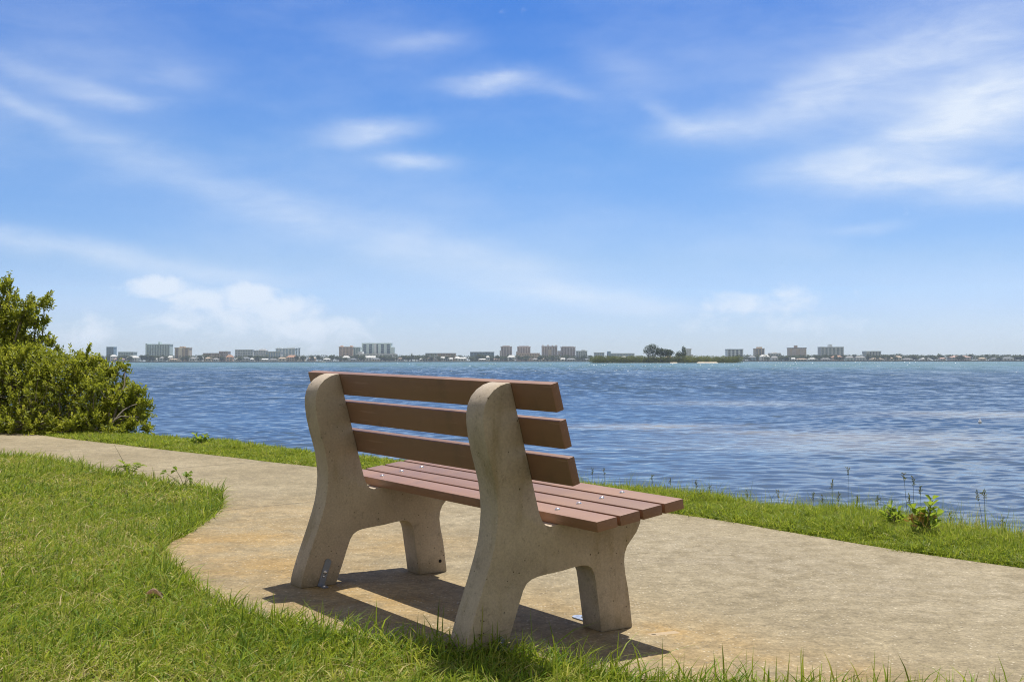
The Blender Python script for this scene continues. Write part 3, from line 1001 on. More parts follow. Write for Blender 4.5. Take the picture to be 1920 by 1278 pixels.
def build_verge():
    g = np.random.default_rng(21)
    step = OUTL
    seg = np.hypot(*np.diff(step, axis=0).T); cum = np.concatenate([[0], np.cumsum(seg)])
    tot = cum[-1]
    n = 375000
    s = g.uniform(ARC0 - 3.5, min(ARCR + 2.8, tot - 0.1), n)
    px = np.interp(s, cum, step[:, 0]); py = np.interp(s, cum, step[:, 1])
    px2 = np.interp(s + 0.05, cum, step[:, 0]); py2 = np.interp(s + 0.05, cum, step[:, 1])
    tx, ty = px2 - px, py2 - py
    L = np.hypot(tx, ty); nx, ny = -ty / L, tx / L
    ww = strip_w(s)
    d = -0.035 + g.random(n) * (ww + 0.42)
    P2 = np.column_stack([px + nx * d, py + ny * d])
    k = in_view(P2, 0.1, 0.55)
    P2, d, ww, s = P2[k], d[k], ww[k], s[k]
    dist = P2[:, 1]
    keep = g.random(len(P2)) < np.clip(8.0 / dist, 0.30, 1.0)
    P2, d, ww, s, dist = P2[keep], d[keep], ww[keep], s[keep], dist[keep]
    n = len(P2)
    z = ground_z(P2)
    n1 = hash_noise(P2[:, 0] + 90, P2[:, 1] + 90, 3.1, 8); n2 = hash_noise(P2[:, 0] + 90, P2[:, 1] + 90, 11.0, 9)
    near = np.clip((10.5 - dist) / 3.5, 0, 1)
    outw = np.clip((d - ww + 0.10) / 0.35, 0, 1)
    h = (0.026 + 0.040 * g.random(n)) * (0.25 + 1.05 * n1 + 0.70 * n2) * (1 + 0.10 * near) * np.clip(0.40 + d / 0.10, 0.45, 1.0)
    wisp = g.random(n) < 0.010 * near + 0.09 * near * outw
    h = np.where(wisp, h * 1.5 + 0.03 + 0.05 * g.random(n) * outw, h)
    h = h * (1 + 0.45 * outw * near)
    tint = np.clip(g.normal(0.50, 0.22, n) + 0.16 * outw * near + 0.25 * (n2 - 0.5) + 0.05 * (1 - near), 0, 0.92)
    dead = g.random(n) < 0.07 + 0.16 * outw * near
    tint = np.where(dead, g.uniform(0.82, 1.0, n), tint)
    lean = np.clip(g.normal(0.95, 0.55, n), 0.05, 2.0)
    lean = np.where(wisp, lean * 0.4, lean)
    wd = (0.0060 + 0.0060 * g.random(n)) * np.clip(dist / 8.0, 0.8, 1.7)
    wd = np.where(wisp, 0.003, wd)
    V, F, S, T = blades(np.column_stack([P2, z - 0.004]), h, wd, g.random(n) * 6.283, lean, tint, 5, 2)
    me = np_mesh('shore_grass', V, F, S, True, {'tint': T})
    tag(link_mesh('shore_grass', me, None, [M_VERGE]), kind='stuff')
    print('verge blades', n)


build_lawn(); build_verge()


# ------------------------------------------------------------------ leaves and shrubs
def leaves_mesh(name, base, axis, normal, length, width, tint, fold=0.25):
    """folded obovate leaves; arrays per leaf"""
    n = len(base)
    axis = axis / np.linalg.norm(axis, axis=1, keepdims=True)
    side = np.cross(axis, normal); side /= np.maximum(np.linalg.norm(side, axis=1, keepdims=True), 1e-6)
    up = np.cross(side, axis)
    Lh, Wh = length[:, None], width[:, None]
    b = base
    r1 = base + axis * Lh * 0.38 + side * Wh * 0.38 + up * Wh * fold
    r2 = base + axis * Lh * 0.74 + side * Wh * 0.46 + up * Wh * fold - up * Lh * 0.05
    t_ = base + axis * Lh - up * Lh * 0.12
    l2 = base + axis * Lh * 0.74 - side * Wh * 0.46 + up * Wh * fold - up * Lh * 0.05
    l1 = base + axis * Lh * 0.38 - side * Wh * 0.38 + up * Wh * fold
    V = np.stack([b, r1, r2, t_, l2, l1], 1).reshape(-1, 3)
    o = (np.arange(n) * 6)[:, None]
    F = (o + np.array([0, 1, 2, 3, 0, 3, 4, 5])[None, :]).ravel()
    return np_mesh(name, V, F, np.full(2 * n, 4), True, {'tint': np.repeat(tint, 6)})


def shrub(name, label, cat, blobs, roots, nshoot, leaf_len, seed, depth=0.55, per=13):
    """blobs: (u, v, ru, rv, D, rd) soft lobes of the crown surveyed from the photograph; roots: stem bases"""
    g = np.random.default_rng(seed)
    B = []
    for (u, v, ru, rv, D, rd) in blobs:
        c_ = at(u, v, D); B.append((np.array(c_), np.array([ru * D / FPX, rd, rv * D / FPX])))
    vol = np.array([max(r[0] * r[1] + r[1] * r[2] + r[0] * r[2], 0.002) for _, r in B])
    which = g.choice(len(B), nshoot * 3, p=vol / vol.sum())
    tips, dirs = [], []
    for wch in which:
        c_, r = B[wch]
        d = g.normal(size=3); d /= np.linalg.norm(d)
        q_ = g.random()
        rad = 0.78 + 0.30 * g.random() if q_ < 0.62 else (0.35 + 0.5 * g.random() if q_ < 0.90 else 1.05 + 0.35 * g.random() ** 2)
        p = c_ + d * r * rad
        deep = min((np.linalg.norm((p - c2) / r2) for c2, r2 in B))
        if deep < 0.55 and g.random() < 0.75: continue
        nrm = d / r; nrm /= np.linalg.norm(nrm)
        dr = nrm * 0.75 + np.array([0, 0, 0.65]) + g.normal(size=3) * 0.33
        dr /= np.linalg.norm(dr)
        tips.append(p); dirs.append(dr)
        if len(tips) >= nshoot: break
    # long shoots that arch out of the crown
    for i in g.choice(len(tips), max(1, len(tips) // 32), replace=False):
        d_ = dirs[i] * np.array([1, 1, .6]) + np.array([0.25, 0, 0.05]) + g.normal(size=3) * .15; d_ /= np.linalg.norm(d_)
        for k in range(1, 6):
            tips.append(tips[i] + d_ * leaf_len * 0.95 * k + np.array([0, 0, -0.004 * k * k])); dirs.append(d_ + g.normal(size=3) * .18)
    tips, dirs = np.array(tips), np.array(dirs)
    gz = ground_z(tips[:, :2])
    ok = tips[:, 2] > np.maximum(gz, WATER_Z) + 0.03
    tips, dirs = tips[ok], dirs[ok]
    n = len(tips)
    # whorls of leaves along the last part of every shoot
    bl, ax, nm, ln, wd, tn = [], [], [], [], [], []
    sl = leaf_len * g.uniform(1.5, 3.2, n)
    for i in range(n):
        d = dirs[i]
        a = np.cross(d, [0.3, 0.5, 0.8]); a /= np.linalg.norm(a); b = np.cross(d, a)
        m_ = per + g.integers(-3, 4)
        k = np.arange(m_)
        f = (k + 0.5) / m_
        ang = k * 2.399 + g.random() * 6.28
        rad = np.cos(ang)[:, None] * a + np.sin(ang)[:, None] * b
        pos = tips[i] - d * (sl[i] * (1 - f))[:, None] + rad * 0.004
        axs = rad * (0.95 - 0.55 * f)[:, None] + d * (0.35 + 0.75 * f)[:, None] + g.normal(size=(m_, 3)) * 0.22
        bl.append(pos); ax.append(axs); nm.append(d + rad * -0.3 + g.normal(size=(m_, 3)) * 0.25)
        L = leaf_len * (0.70 + 0.5 * g.random(m_)) * (1 - 0.25 * f)
        ln.append(L); wd.append(L * g.uniform(0.42, 0.58, m_))
        tn.append(np.clip(g.normal(0.42, 0.14) + 0.24 * f + g.normal(0, 0.09, m_), 0, 1))
    root = empty(name, (float(np.mean([at(u, v, D)[0] for u, v, D in roots])), float(np.mean([D for _, _, D in roots])), 0))
    root.location.z = float(ground_z(np.array([[root.location.x, root.location.y]]))[0])
    off = np.array(root.location)
    me = leaves_mesh('foliage', np.vstack(bl) - off, np.vstack(ax), np.vstack(nm), np.concatenate(ln), np.concatenate(wd), np.concatenate(tn))
    link_mesh('foliage', me, root, [M_SHRUB])
    # stems from the roots into the lobes, and a twig to part of the shoots
    mb = MB()
    rts = []
    for (u, v, D) in roots:
        q = at(u, v, D); zz = float(ground_z(np.array([[q.x, q.y]]))[0]); rts.append(np.array([q.x, q.y, zz - 0.03]))
    for c_, r in B:
        rt = rts[int(np.argmin([np.hypot(*(c_[:2] - q[:2])) for q in rts]))]
        for _ in range(1):
            e = c_ + g.normal(size=3) * r * 0.35
            pts = []
            bend = g.normal(size=3) * 0.10
            for f in np.linspace(0, 1, 7):
                pts.append(rt + (e - rt) * f + bend * math.sin(f * math.pi) + np.array([0, 0, 0.12 * math.sin(f * math.pi)]) + g.normal(size=3) * 0.012 - off)
            r0 = g.uniform(0.009, 0.018)
            mb.tube(pts, list(np.linspace(r0, 0.006, 7)), 6)
    cc = np.array([c_ for c_, _ in B])
    for i in range(n):
        if g.random() > 0.25: continue
        c_ = cc[int(np.argmin(np.linalg.norm(cc - tips[i], axis=1)))]
        e = tips[i] - dirs[i] * 0.02; s = e + (c_ - e) * 0.55 - np.array([0, 0, 0.03])
        mid = (s + e) / 2 + g.normal(size=3) * 0.015 - dirs[i] * 0.02
        mb.tube([s - off, mid - off, e - off], [0.006, 0.0045, 0.0025], 4, False)
    mb.build('branches', M_BARK, root, True)
    tag(root, label, cat)
    return root


shrub('shore_shrub', 'low wide bushy green shrub leaning over the water at the left of the path', 'shrub',
      [(40, 745, 105, 62, 14.6, .55), (130, 735, 80, 62, 14.5, .50), (195, 752, 62, 52, 14.2, .42), (232, 762, 36, 26, 14.0, .28), (20, 690, 80, 50, 14.9, .5),
       (110, 692, 62, 40, 14.7, .42), (165, 694, 40, 30, 14.5, .30), (205, 690, 24, 14, 14.3, .18), (232, 680, 12, 7, 14.2, .10), (255, 727, 22, 9, 14.1, .13), (248, 745, 26, 12, 14.1, .15), (264, 752, 20, 8, 14.0, .12),
       (262, 782, 18, 10, 13.9, .14), (274, 797, 12, 9, 13.8, .10), (240, 790, 20, 14, 13.8, .18), (60, 785, 90, 22, 14.0, .3), (170, 788, 60, 22, 13.8, .25), (215, 800, 24, 10, 13.6, .18), (-70, 730, 90, 75, 14.8, .6),
       (-170, 735, 90, 70, 15.2, .6), (150, 668, 12, 10, 14.6, .10), (178, 668, 10, 8, 14.5, .1), (60, 662, 40, 18, 14.9, .3)],
      [(30, 808, 14.3), (120, 810, 14.1), (205, 812, 13.7), (-90, 806, 14.6)], 3300, 0.052, 31)
shrub('shore_tree', 'taller leafy green shrub tree with ragged branches rising behind the low shrub at left edge', 'tree',
      [(4, 608, 38, 44, 15.6, .45), (36, 588, 32, 20, 15.5, .3), (62, 568, 24, 9, 15.4, .16), (84, 562, 14, 5, 15.4, .10), (58, 556, 10, 9, 15.4, .12), (72, 597, 26, 9, 15.4, .16), (20, 562, 18, 16, 15.6, .22),
       (12, 536, 14, 12, 15.6, .16), (18, 520, 6, 8, 15.6, .08), (6, 524, 6, 5, 15.6, .08), (34, 540, 6, 10, 15.6, .06), (80, 626, 14, 7, 15.4, .14), (60, 640, 26, 10, 15.5, .2), (24, 644, 36, 24, 15.5, .35), (95, 634, 10, 8, 15.3, .1), (112, 650, 8, 9, 15.3, .1),
       (-50, 600, 60, 70, 15.8, .6), (-130, 640, 80, 70, 16.0, .6), (-60, 540, 40, 30, 15.8, .35), (-20, 660, 60, 40, 15.6, .5)],
      [(-10, 800, 15.4), (-70, 800, 15.7)], 1750, 0.054, 47)


def seedling(name, label, base_px, tips_px, D, leaf, seed, stops=None, red=0.0, n_leaf=9):
    """young broad-leaved plant: a few stems with paired upright leaves"""
    g = np.random.default_rng(seed)
    q = at(*base_px, D); bz = float(ground_z(np.array([[q.x, q.y]]))[0])
    root = empty(name, (q.x, q.y, bz)); off = np.array(root.location)
    mb = MB(); bl, ax, nm, ln, wd, tn = [], [], [], [], [], []
    for (u, v) in tips_px:
        e = np.array(at(u, v, D + g.uniform(-.05, .05)))
        s = off + np.array([g.uniform(-.02, .02), g.uniform(-.02, .02), -0.01])
        pts = [s + (e - s) * f + np.array([0, 0, 0.02 * math.sin(f * 3.14)]) + g.normal(size=3) * .003 for f in np.linspace(0, 1, 6)]
        mb.tube([p - off for p in pts], list(np.linspace(0.0045, 0.002, 6)), 6)
        d = (e - s) / np.linalg.norm(e - s)
        for k in range(n_leaf):
            f = 0.30 + 0.70 * (k + 1) / n_leaf
            a = k * 2.4 + g.random()
            rad = np.array([math.cos(a), math.sin(a) * 0.8, 0.25 * g.normal()])
            bl.append(s + (e - s) * f - off); ax.append(rad * 0.75 + d * 0.75 + g.normal(size=3) * 0.12)
            nm.append(d - rad * 0.6 + g.normal(size=3) * 0.2)
            L = leaf * g.uniform(0.7, 1.15); ln.append(L); wd.append(L * 0.55)
            tn.append(np.clip(g.normal(0.5, 0.2), 0, 1))
    mb.build('stem', M_BARK if not red else M_STALK, root, True)
    me = leaves_mesh('foliage', np.array(bl), np.array(ax), np.array(nm), np.array(ln), np.array(wd), np.array(tn))
    link_mesh('foliage', me, root, [M_WEED])
    tag(root, label, 'plant')
    return root


seedling('mangrove_seedling', 'young broad leaved plant with the tallest upright leaves on the bank at right', (1738, 995), [(1748, 938), (1742, 950), (1714, 956), (1756, 966), (1730, 968), (1722, 960)], 6.62, 0.062, 3, n_leaf=8)
seedling('mangrove_seedling', 'smaller broad leaved plant left of the taller one on the bank', (1678, 985), [(1670, 950), (1658, 958), (1684, 958), (1676, 966), (1690, 970)], 6.9, 0.046, 4)
seedling('leafy_weed', 'small leafy tuft on the grass verge left of the bench', (378, 842), [(368, 814), (384, 816), (376, 822), (392, 824), (362, 824)], 12.3, 0.06, 5, n_leaf=10)

# russet dying leaves at the foot of the taller seedling
def dry_clump():
    g = np.random.default_rng(8)
    n = 46
    c_ = np.array(at(1724, 975, 6.6))
    base = c_ + g.normal(size=(n, 3)) * np.array([0.035, 0.03, 0.018])
    ax = g.normal(size=(n, 3)) + np.array([0, 0, 0.9])
    root = empty('dry_weed', c_); root.location.z = float(ground_z(c_[None, :2])[0])
    m_ = mat_leaf('russet_leaves', [(0, (0.34, 0.17, 0.05)), (0.5, (0.42, 0.29, 0.07)), (1, (0.44, 0.42, 0.08))], 0.35, tcol=(0.5, 0.3, 0.05))
    off = np.array(root.location)
    me = leaves_mesh('foliage', base - off, ax, g.normal(size=(n, 3)), g.uniform(.025, .045, n), g.uniform(.010, .018, n), g.random(n))
    link_mesh('foliage', me, root, [m_])
    mb = MB()
    for k in range(6): mb.tube([(g.uniform(-.03, .03), g.uniform(-.03, .03), -.01), tuple(base[k] - off)], [0.003, 0.0015], 5)
    mb.build('stem', M_STALK, root)
    tag(root, 'russet dying weed at the foot of the taller bank plant', 'plant')


dry_clump()


def frond_weed():
    """feathery weed where the lawn meets the path"""
    g = np.random.default_rng(12)
    x, y = onground(243, 888)
    z = float(ground_z(np.array([[x, y]]))[0])
    root = empty('feathery_weed', (x, y, z))
    D = y
    mb = MB(); bl, ax, nm = [], [], []
    for (u, v) in [(226, 864), (222, 874), (268, 871), (258, 868), (240, 872)]:
        e = np.array(at(u, v, D)) - np.array(root.location)
        pts = [e * f + np.array([0, 0, 0.03 * math.sin(f * 3.0)]) for f in np.linspace(0, 1, 9)]
        mb.tube(pts, list(np.linspace(.003, .0012, 9)), 5)
        for k in range(2, 9):
            for s in (-1, 1):
                bl.append(pts[k]); d = pts[k] - pts[k - 1]; d /= np.linalg.norm(d)
                side = np.cross(d, [0, 0.3, 1]); side /= np.linalg.norm(side)
                ax.append(side * s + d * 0.6 + g.normal(size=3) * 0.1); nm.append(np.array([0, -0.3, 1.0]))
    mb.tube([(0, 0, 0), np.array(at(228, 858, D)) - np.array(root.location), np.array(at(214, 832, D)) - np.array(root.location)], [.002, .0016, .001], 5)
    n = len(bl)
    mb.build('stem', M_STALK, root)
    me = leaves_mesh('foliage', np.array(bl), np.array(ax), np.array(nm), g.uniform(.03, .045, n), g.uniform(.012, .018, n), g.uniform(.2, .7, n))
    link_mesh('foliage', me, root, [M_WEED])
    tag(root, 'feathery weed with a long bare stalk where lawn meets path', 'weed')
    x, y = onground(348, 912)
    z = float(ground_z(np.array([[x, y]]))[0])
    root = empty('round_leaf_weed', (x, y, z)); off = np.array(root.location)
    mb = MB(); bl, ax = [], []
    for (u, v) in [(330, 880), (349, 884), (352, 895), (346, 892), (312, 886)]:
        e = np.array(at(u, v, y)) - off
        mb.tube([(0, 0, 0), e * .6 + np.array([0, 0, .012]), e], [.0022, .0018, .0012], 5)
        for k in range(3):
            bl.append(e + g.normal(size=3) * .006); ax.append(g.normal(size=3) * 0.5 + np.array([(u - 340) * .05, 0, 0.2]))
    n = len(bl)
    mb.build('stem', M_STALK, root)
    me = leaves_mesh('foliage', np.array(bl), np.array(ax), np.tile([0, -.5, 1.0], (n, 1)), g.uniform(.03, .05, n), g.uniform(.025, .035, n), g.uniform(.3, .9, n))
    link_mesh('foliage', me, root, [M_WEED])
    tag(root, 'small round leaved weed sprawling over the edge of the path', 'weed')


frond_weed()


def stalks():
    """thin grass stems with seed heads standing up along the bank"""
    g = np.random.default_rng(17)
    heads = [(1590, 879), (1560, 903), (1572, 928), (1541, 931), (1608, 931), (1645, 934), (1694, 889), (1712, 897), (1725, 914), (1832, 924), (1845, 921), (1524, 926), (1780, 962), (1786, 978),
             (1458, 922), (1400, 924), (1330, 912), (1304, 903), (1256, 899), (1222, 892), (1132, 880), (1110, 880), (1705, 931), (1880, 975), (1360, 930)]
    for i, (u, v) in enumerate(heads):
        D = 10.9 - (u - 1100) * 0.0052 + g.uniform(-.15, .15)
        D = max(D, 6.5)
        tip = np.array(at(u, v, D))
        bx = tip[0] + g.normal(0, 0.02); by = D + g.normal(0, .03)
        bz = float(ground_z(np.array([[bx, by]]))[0])
        root = empty('seed_stalk', (bx, by, bz)); off = np.array(root.location)
        mb = MB(); t = tip - off
        mb.tube([(0, 0, -0.01), t * 0.5 + np.array([g.normal(0, .008), 0, 0]), t], [0.0017, 0.0014, 0.001], 5)
        mb.build('stem', M_STALK, root)
        n = 16
        bl = np.array([t - np.array([0, 0, 0.055 * k / n]) for k in range(n)])
        ax = g.normal(size=(n, 3)) * 0.7 + np.array([0, 0, 1.1])
        me = leaves_mesh('seed_head', bl, ax, g.normal(size=(n, 3)), g.uniform(.015, .028, n), g.uniform(.004, .007, n), g.uniform(0.1, 1, n))
        link_mesh('seed_head', me, root, [M_STALK])
        tag(root, 'thin grass stem with a small seed head standing against the water along the bank', 'grass stem', 'seed stalks along the bank')


stalks()


def dead_leaf():
    x, y = onground(290, 1122)
    z = float(ground_z(np.array([[x, y]]))[0]) + 0.035
    bm = bmesh.new()
    nu, nv = 9, 5
    vs = []
    for i in range(nu):
        t = i / (nu - 1)
        hw = 0.020 * math.sin(math.pi * (0.08 + 0.86 * t)) ** 0.8
        for j in range(nv):
            s = j / (nv - 1) * 2 - 1
            vs.append(bm.verts.new(((t - .5) * 0.085, s * hw, 0.018 * (s * s) * math.sin(math.pi * t) + 0.012 * math.sin(math.pi * t) - 0.006 * t)))
    for i in range(nu - 1):
        for j in range(nv - 1):
            bm.faces.new((vs[i * nv + j], vs[(i + 1) * nv + j], vs[(i + 1) * nv + j + 1], vs[i * nv + j + 1]))
    bmesh.ops.solidify(bm, geom=bm.faces, thickness=0.0008)
    for f in bm.faces: f.smooth = True
    me = bpy.data.meshes.new('dead_leaf'); bm.to_mesh(me); bm.free()
    o = link_mesh('dead_leaf', me, None, [plain('dry_brown_leaf', (0.42, 0.31, 0.22), 0.6, 0.35, 60)])
    o.location = (x, y, z); o.rotation_euler = (R(-25), R(8), R(-20))
    tag(o, 'curled brown dead leaf lying on the lawn', 'leaf')


dead_leaf()

# ------------------------------------------------------------------ the far shore
DF = 1650.0                       # the far waterline
K = 1.0 / FPX


def col_mat(cache={}):
    return cache


MATS = {}


def paint(key, col, rough=0.75, var=0.08):
    if key not in MATS: MATS[key] = plain(key, tuple(min(c * (1.0 if 'roof' in key else 1.38), 0.8) for c in col), rough, var, 0.3)
    return MATS[key]


WHITE = paint('white_stucco', (0.66, 0.66, 0.63)); CREAM = paint('cream_stucco', (0.56, 0.50, 0.40)); GREYW = paint('grey_stucco', (0.42, 0.44, 0.44))
PALEG = paint('pale_green_stucco', (0.40, 0.47, 0.46)); TAN = paint('tan_stucco', (0.43, 0.36, 0.27)); BROWN = paint('brown_stucco', (0.20, 0.165, 0.14)); PEACH = paint('peach_stucco', (0.52, 0.40, 0.32))
PINK = paint('pink_grey_stucco', (0.42, 0.38, 0.37)); BLUEW = paint('blue_white_stucco', (0.52, 0.56, 0.60)); STEELB = paint('blue_grey_cladding', (0.20, 0.29, 0.36))
GLASS = paint('tinted_glass', (0.055, 0.075, 0.085), 0.2); DGLASS = paint('dark_blue_glass', (0.035, 0.055, 0.075), 0.2); GGLASS = paint('grey_green_glass', (0.13, 0.17, 0.17), 0.25)
ROOFS = {'white': paint('white_roof', (0.60, 0.60, 0.58)), 'grey': paint('grey_shingle_roof', (0.24, 0.24, 0.24)), 'brown': paint('brown_shingle_roof', (0.17, 0.12, 0.09)),
         'orange': paint('orange_tile_roof', (0.38, 0.20, 0.11)), 'tan': paint('tan_tile_roof', (0.40, 0.31, 0.22)), 'pink': paint('pink_tile_roof', (0.42, 0.27, 0.22)), 'slate': paint('slate_roof', (0.14, 0.16, 0.18))}
SAND = plain('pale_sand', (0.62, 0.54, 0.42), 0.95, 0.12, 0.4)
FARG = plain('far_lawn', (0.075, 0.085, 0.045), 0.95, 0.3, 0.05)
SEAW = plain('seawall_stone', (0.10, 0.10, 0.095), 0.9, 0.3, 0.2)
FLEAF = mat_leaf('far_leaves', [(0, (0.030, 0.046, 0.014)), (0.5, (0.065, 0.085, 0.020)), (1, (0.115, 0.125, 0.030))], 0.3, 0.6, 0.2, (0.18, 0.20, 0.04))
MLEAF = mat_leaf('mangrove_leaves', [(0, (0.022, 0.044, 0.004)), (0.5, (0.110, 0.145, 0.010)), (1, (0.27, 0.265, 0.025))], 0.35, 0.55, 0.3, (0.30, 0.30, 0.03))
PINE = mat_leaf('dusky_leaves', [(0, (0.034, 0.052, 0.014)), (0.5, (0.085, 0.118, 0.034)), (1, (0.16, 0.19, 0.06))], 0.25, 0.7, 0.1, (0.16, 0.17, 0.08))
FBARK = plain('far_bark', (0.15, 0.13, 0.11), 0.95)


def far_land():
    mb = MB()
    # a low curved strip of land with a stone seawall along the water
    xs = np.linspace(-1900, 1900, 60)
    def front(x): return DF - 20 * math.sin(x * 0.004 + 0.5) - (x / 1900) ** 2 * 120
    v = []
    for x in xs:
        f0 = front(x)
        v += [(x, f0, WATER_Z - 1), (x, f0, WATER_Z + 0.95), (x, f0 + 0.8, WATER_Z + 0.95), (x, f0 + 0.8, WATER_Z + 1.2), (x, 3200, WATER_Z + 2.0)]
    mb.v = v
    for i in range(len(xs) - 1):
        for k in range(4):
            mb.f.append((i * 5 + k, (i + 1) * 5 + k, (i + 1) * 5 + k + 1, i * 5 + k + 1))
    o = mb.build('far_shore', FARG)
    o.data.materials.append(SEAW)
    for i, p in enumerate(o.data.polygons):
        if i % 4 < 2: p.material_index = 1
    tag(o, kind='structure')
    return front


front = far_land()
LAND_Z = WATER_Z + 1.3


def px_x(u, D): return (u - 960) * K * D
def px_z(v, D): return CAM_H + (676.3 - v) * K * D


def tower(name, label, u0, u1, vtop, D, wall, glass, bays=5, floors=None, style='bays', pent=None, cat='building', depth=18.0, top_band=None, extra=None):
    """slab block: body, dark bays of balconies and glass, a floor slab line for every storey, roof house"""
    x0, x1 = px_x(u0, D), px_x(u1, D); zt = px_z(vtop, D)
    W_ = x1 - x0; H = zt - LAND_Z
    root = empty(name, ((x0 + x1) / 2, D, LAND_Z))
    if floors is None: floors = max(2, int(round(H / 3.0)))
    fh = H / floors
    mb = MB(); mb.box((0, depth / 2, H / 2), (W_, depth, H)); mb.build('wall', wall, root)
    mb = MB(); mb.box((0, depth / 2, H + 0.5), (W_ + 0.8, depth + 0.8, 1.0)); mb.build('roof', top_band or wall, root)
    if style == 'bays':
        bw = W_ / bays
        for k in range(bays):
            mb = MB(); mb.box((-W_ / 2 + (k + .5) * bw, -0.06, H * 0.5), (bw * 0.52, 0.12, H * 0.94)); mb.build('window_bay', glass, root)
        for f in range(1, floors):
            mb = MB(); mb.box((0, -0.20, f * fh), (W_ * 0.985, 0.40, 0.42)); mb.build('balcony_slab', wall, root)
    elif style == 'bands':
        for f in range(floors):
            mb = MB(); mb.box((0, -0.06, f * fh + fh * 0.55), (W_ * 0.95, 0.12, fh * 0.50)); mb.build('window_band', glass, root)
        for k in range(bays + 1):
            mb = MB(); mb.box((-W_ / 2 + W_ * k / bays, -0.22, H / 2), (0.5 + W_ * 0.012, 0.44, H)); mb.build('pier', wall, root)
    elif style == 'windows':
        bw = W_ / bays
        for k in range(bays):
            for f in range(floors):
                if bays * floors > 60 and (k + f) % 2: continue
                mb = MB(); mb.box((-W_ / 2 + (k + .5) * bw, -0.05, f * fh + fh * 0.55), (bw * 0.55, 0.10, fh * 0.48)); mb.build('window', glass, root)
    for p in (pent or []):
        a, b, hh = p
        mb = MB(); mb.box((-W_ / 2 + W_ * (a + b) / 2, depth / 2, H + 1.0 + hh / 2), (W_ * (b - a), depth * 0.6, hh)); mb.build('roof_house', wall, root)
    for e in (extra or []):
        a, b, h0, h1, m_ = e
        mb = MB(); mb.box((-W_ / 2 + W_ * (a + b) / 2, depth / 2 - 1.0, (h0 + h1) / 2 * H), (W_ * (b - a), depth + 2.4, (h1 - h0) * H)); mb.build('wing', m_, root)
    tag(root, label, cat)
    return root


tower('apartment_tower', 'small slim blue grey tower at the far left of the skyline, right of the shrub', 200, 213, 650.5, 1760, STEELB, GLASS, 3, style='bands', depth=14)
tower('office_block', 'low pale green block just right of the slim blue grey tower', 222, 250, 660, 1740, PALEG, GGLASS, 6, style='bands')
tower('apartment_tower', 'wide pale green grey slab tower, tallest block on the left skyline', 274.5, 318, 645.5, 1780, PALEG, GGLASS, 9, style='bays', pent=[(.48, .55, 3.2)], extra=[(-.02, .05, 0, 1.07, PALEG)])
tower('apartment_tower', 'brown and cream striped tower right of the wide pale green slab', 327.5, 354, 652, 1740, TAN, BROWN, 3, style='bays', pent=[(.30, .62, 1.6)], extra=[(.30, .55, 0, 1.0, CREAM)])
tower('apartment_block', 'low tan block with flat brown top left of the white long building', 381, 412, 662.5, 1720, TAN, BROWN, 6, floors=3, style='bands', top_band=ROOFS['brown'])
tower('apartment_block', 'low brown block beside an orange roofed house', 411, 427, 659, 1730, PINK, BROWN, 4, style='bands')
tower('office_block', 'long low white building on the left skyline', 441, 474, 655.8, 1760, BLUEW, GGLASS, 7, style='bands')
tower('office_block', 'pale stepped building between the long white one and the grey hall', 476, 498, 657, 1770, WHITE, GGLASS, 5, style='bands', pent=[(.4, .95, 1.6)])
tower('hall', 'grey flat roofed hall beside the blue and white plant', 498, 526, 659.5, 1740, GREYW, STEELB, 6, floors=2, style='bays')
tower('power_plant', 'blue and white stepped plant building with open roof frames', 517, 553, 653.5, 1790, BLUEW, STEELB, 6, style='bays', pent=[(.04, .28, 1.0), (.55, .98, 1.4)])
tower('storage_tower', 'thin blue silo tower, left of a pair beside the plant', 555, 557.5, 653.5, 1790, STEELB, BLUEW, 1, floors=3, style='bands', depth=2.2, cat='tower')
tower('storage_tower', 'thin blue silo tower, right of a pair beside the plant', 559.8, 562.3, 653.0, 1790, STEELB, BLUEW, 1, floors=3, style='bands', depth=2.2, cat='tower')
tower('hotel', 'peach coloured block with darker corner piers left of the big striped tower', 635.5, 661, 650.8, 1750, PEACH, BROWN, 4, style='windows', pent=[(.08, .24, 1.6), (.78, .96, 1.6)])
tower('apartment_tower', 'narrow pale green tower squeezed beside the peach block', 662.5, 676, 651.5, 1740, PALEG, GGLASS, 3, style='bays', extra=[(.7, 1.3, 0, .72, GREYW)])
tower('apartment_tower', 'big grey tower with four dark vertical stripes above a white podium', 678.5, 733.5, 644, 1770, PALEG, DGLASS, 5, style='bays', extra=[(.98, 1.09, 0, .80, PALEG), (.42, .50, 0, 1.02, GREYW)])
tower('podium', 'broad white podium at the foot of the big striped tower', 668, 742, 664, 1735, WHITE, GGLASS, 12, floors=3, style='bands')
tower('apartment_block', 'long low greenish block with dark flat roof, left of two on mid skyline', 798, 819, 663, 1720, GREYW, GGLASS, 5, floors=3, style='bands', top_band=ROOFS['slate'])
tower('apartment_block', 'long low tan block with brown roof on mid skyline', 821, 854, 663, 1720, TAN, BROWN, 7, floors=3, style='bands', top_band=ROOFS['brown'])
tower('apartment_block', 'long low dark block behind trees left of the pink grey towers', 882, 926, 660.8, 1760, STEELB, GLASS, 8, floors=4, style='bands', top_band=ROOFS['slate'])
tower('apartment_tower', 'pink grey tower standing alone, first of four on mid skyline', 939, 960, 650.5, 1760, PINK, BROWN, 4, style='bays', pent=[(.15, .8, 1.2)], extra=[(-.10, .1, 0, .75, PINK)])
tower('apartment_tower', 'pink grey tower behind a peach podium, second of four on mid skyline', 970, 994.5, 650.8, 1760, PINK, BROWN, 5, style='bays', pent=[(.1, .9, 1.0)], extra=[(-.08, .1, 0, .7, PINK)])
tower('podium', 'peach podium stretching right from the second pink grey tower', 968, 1012, 663, 1725, PEACH, BROWN, 9, floors=3, style='windows')
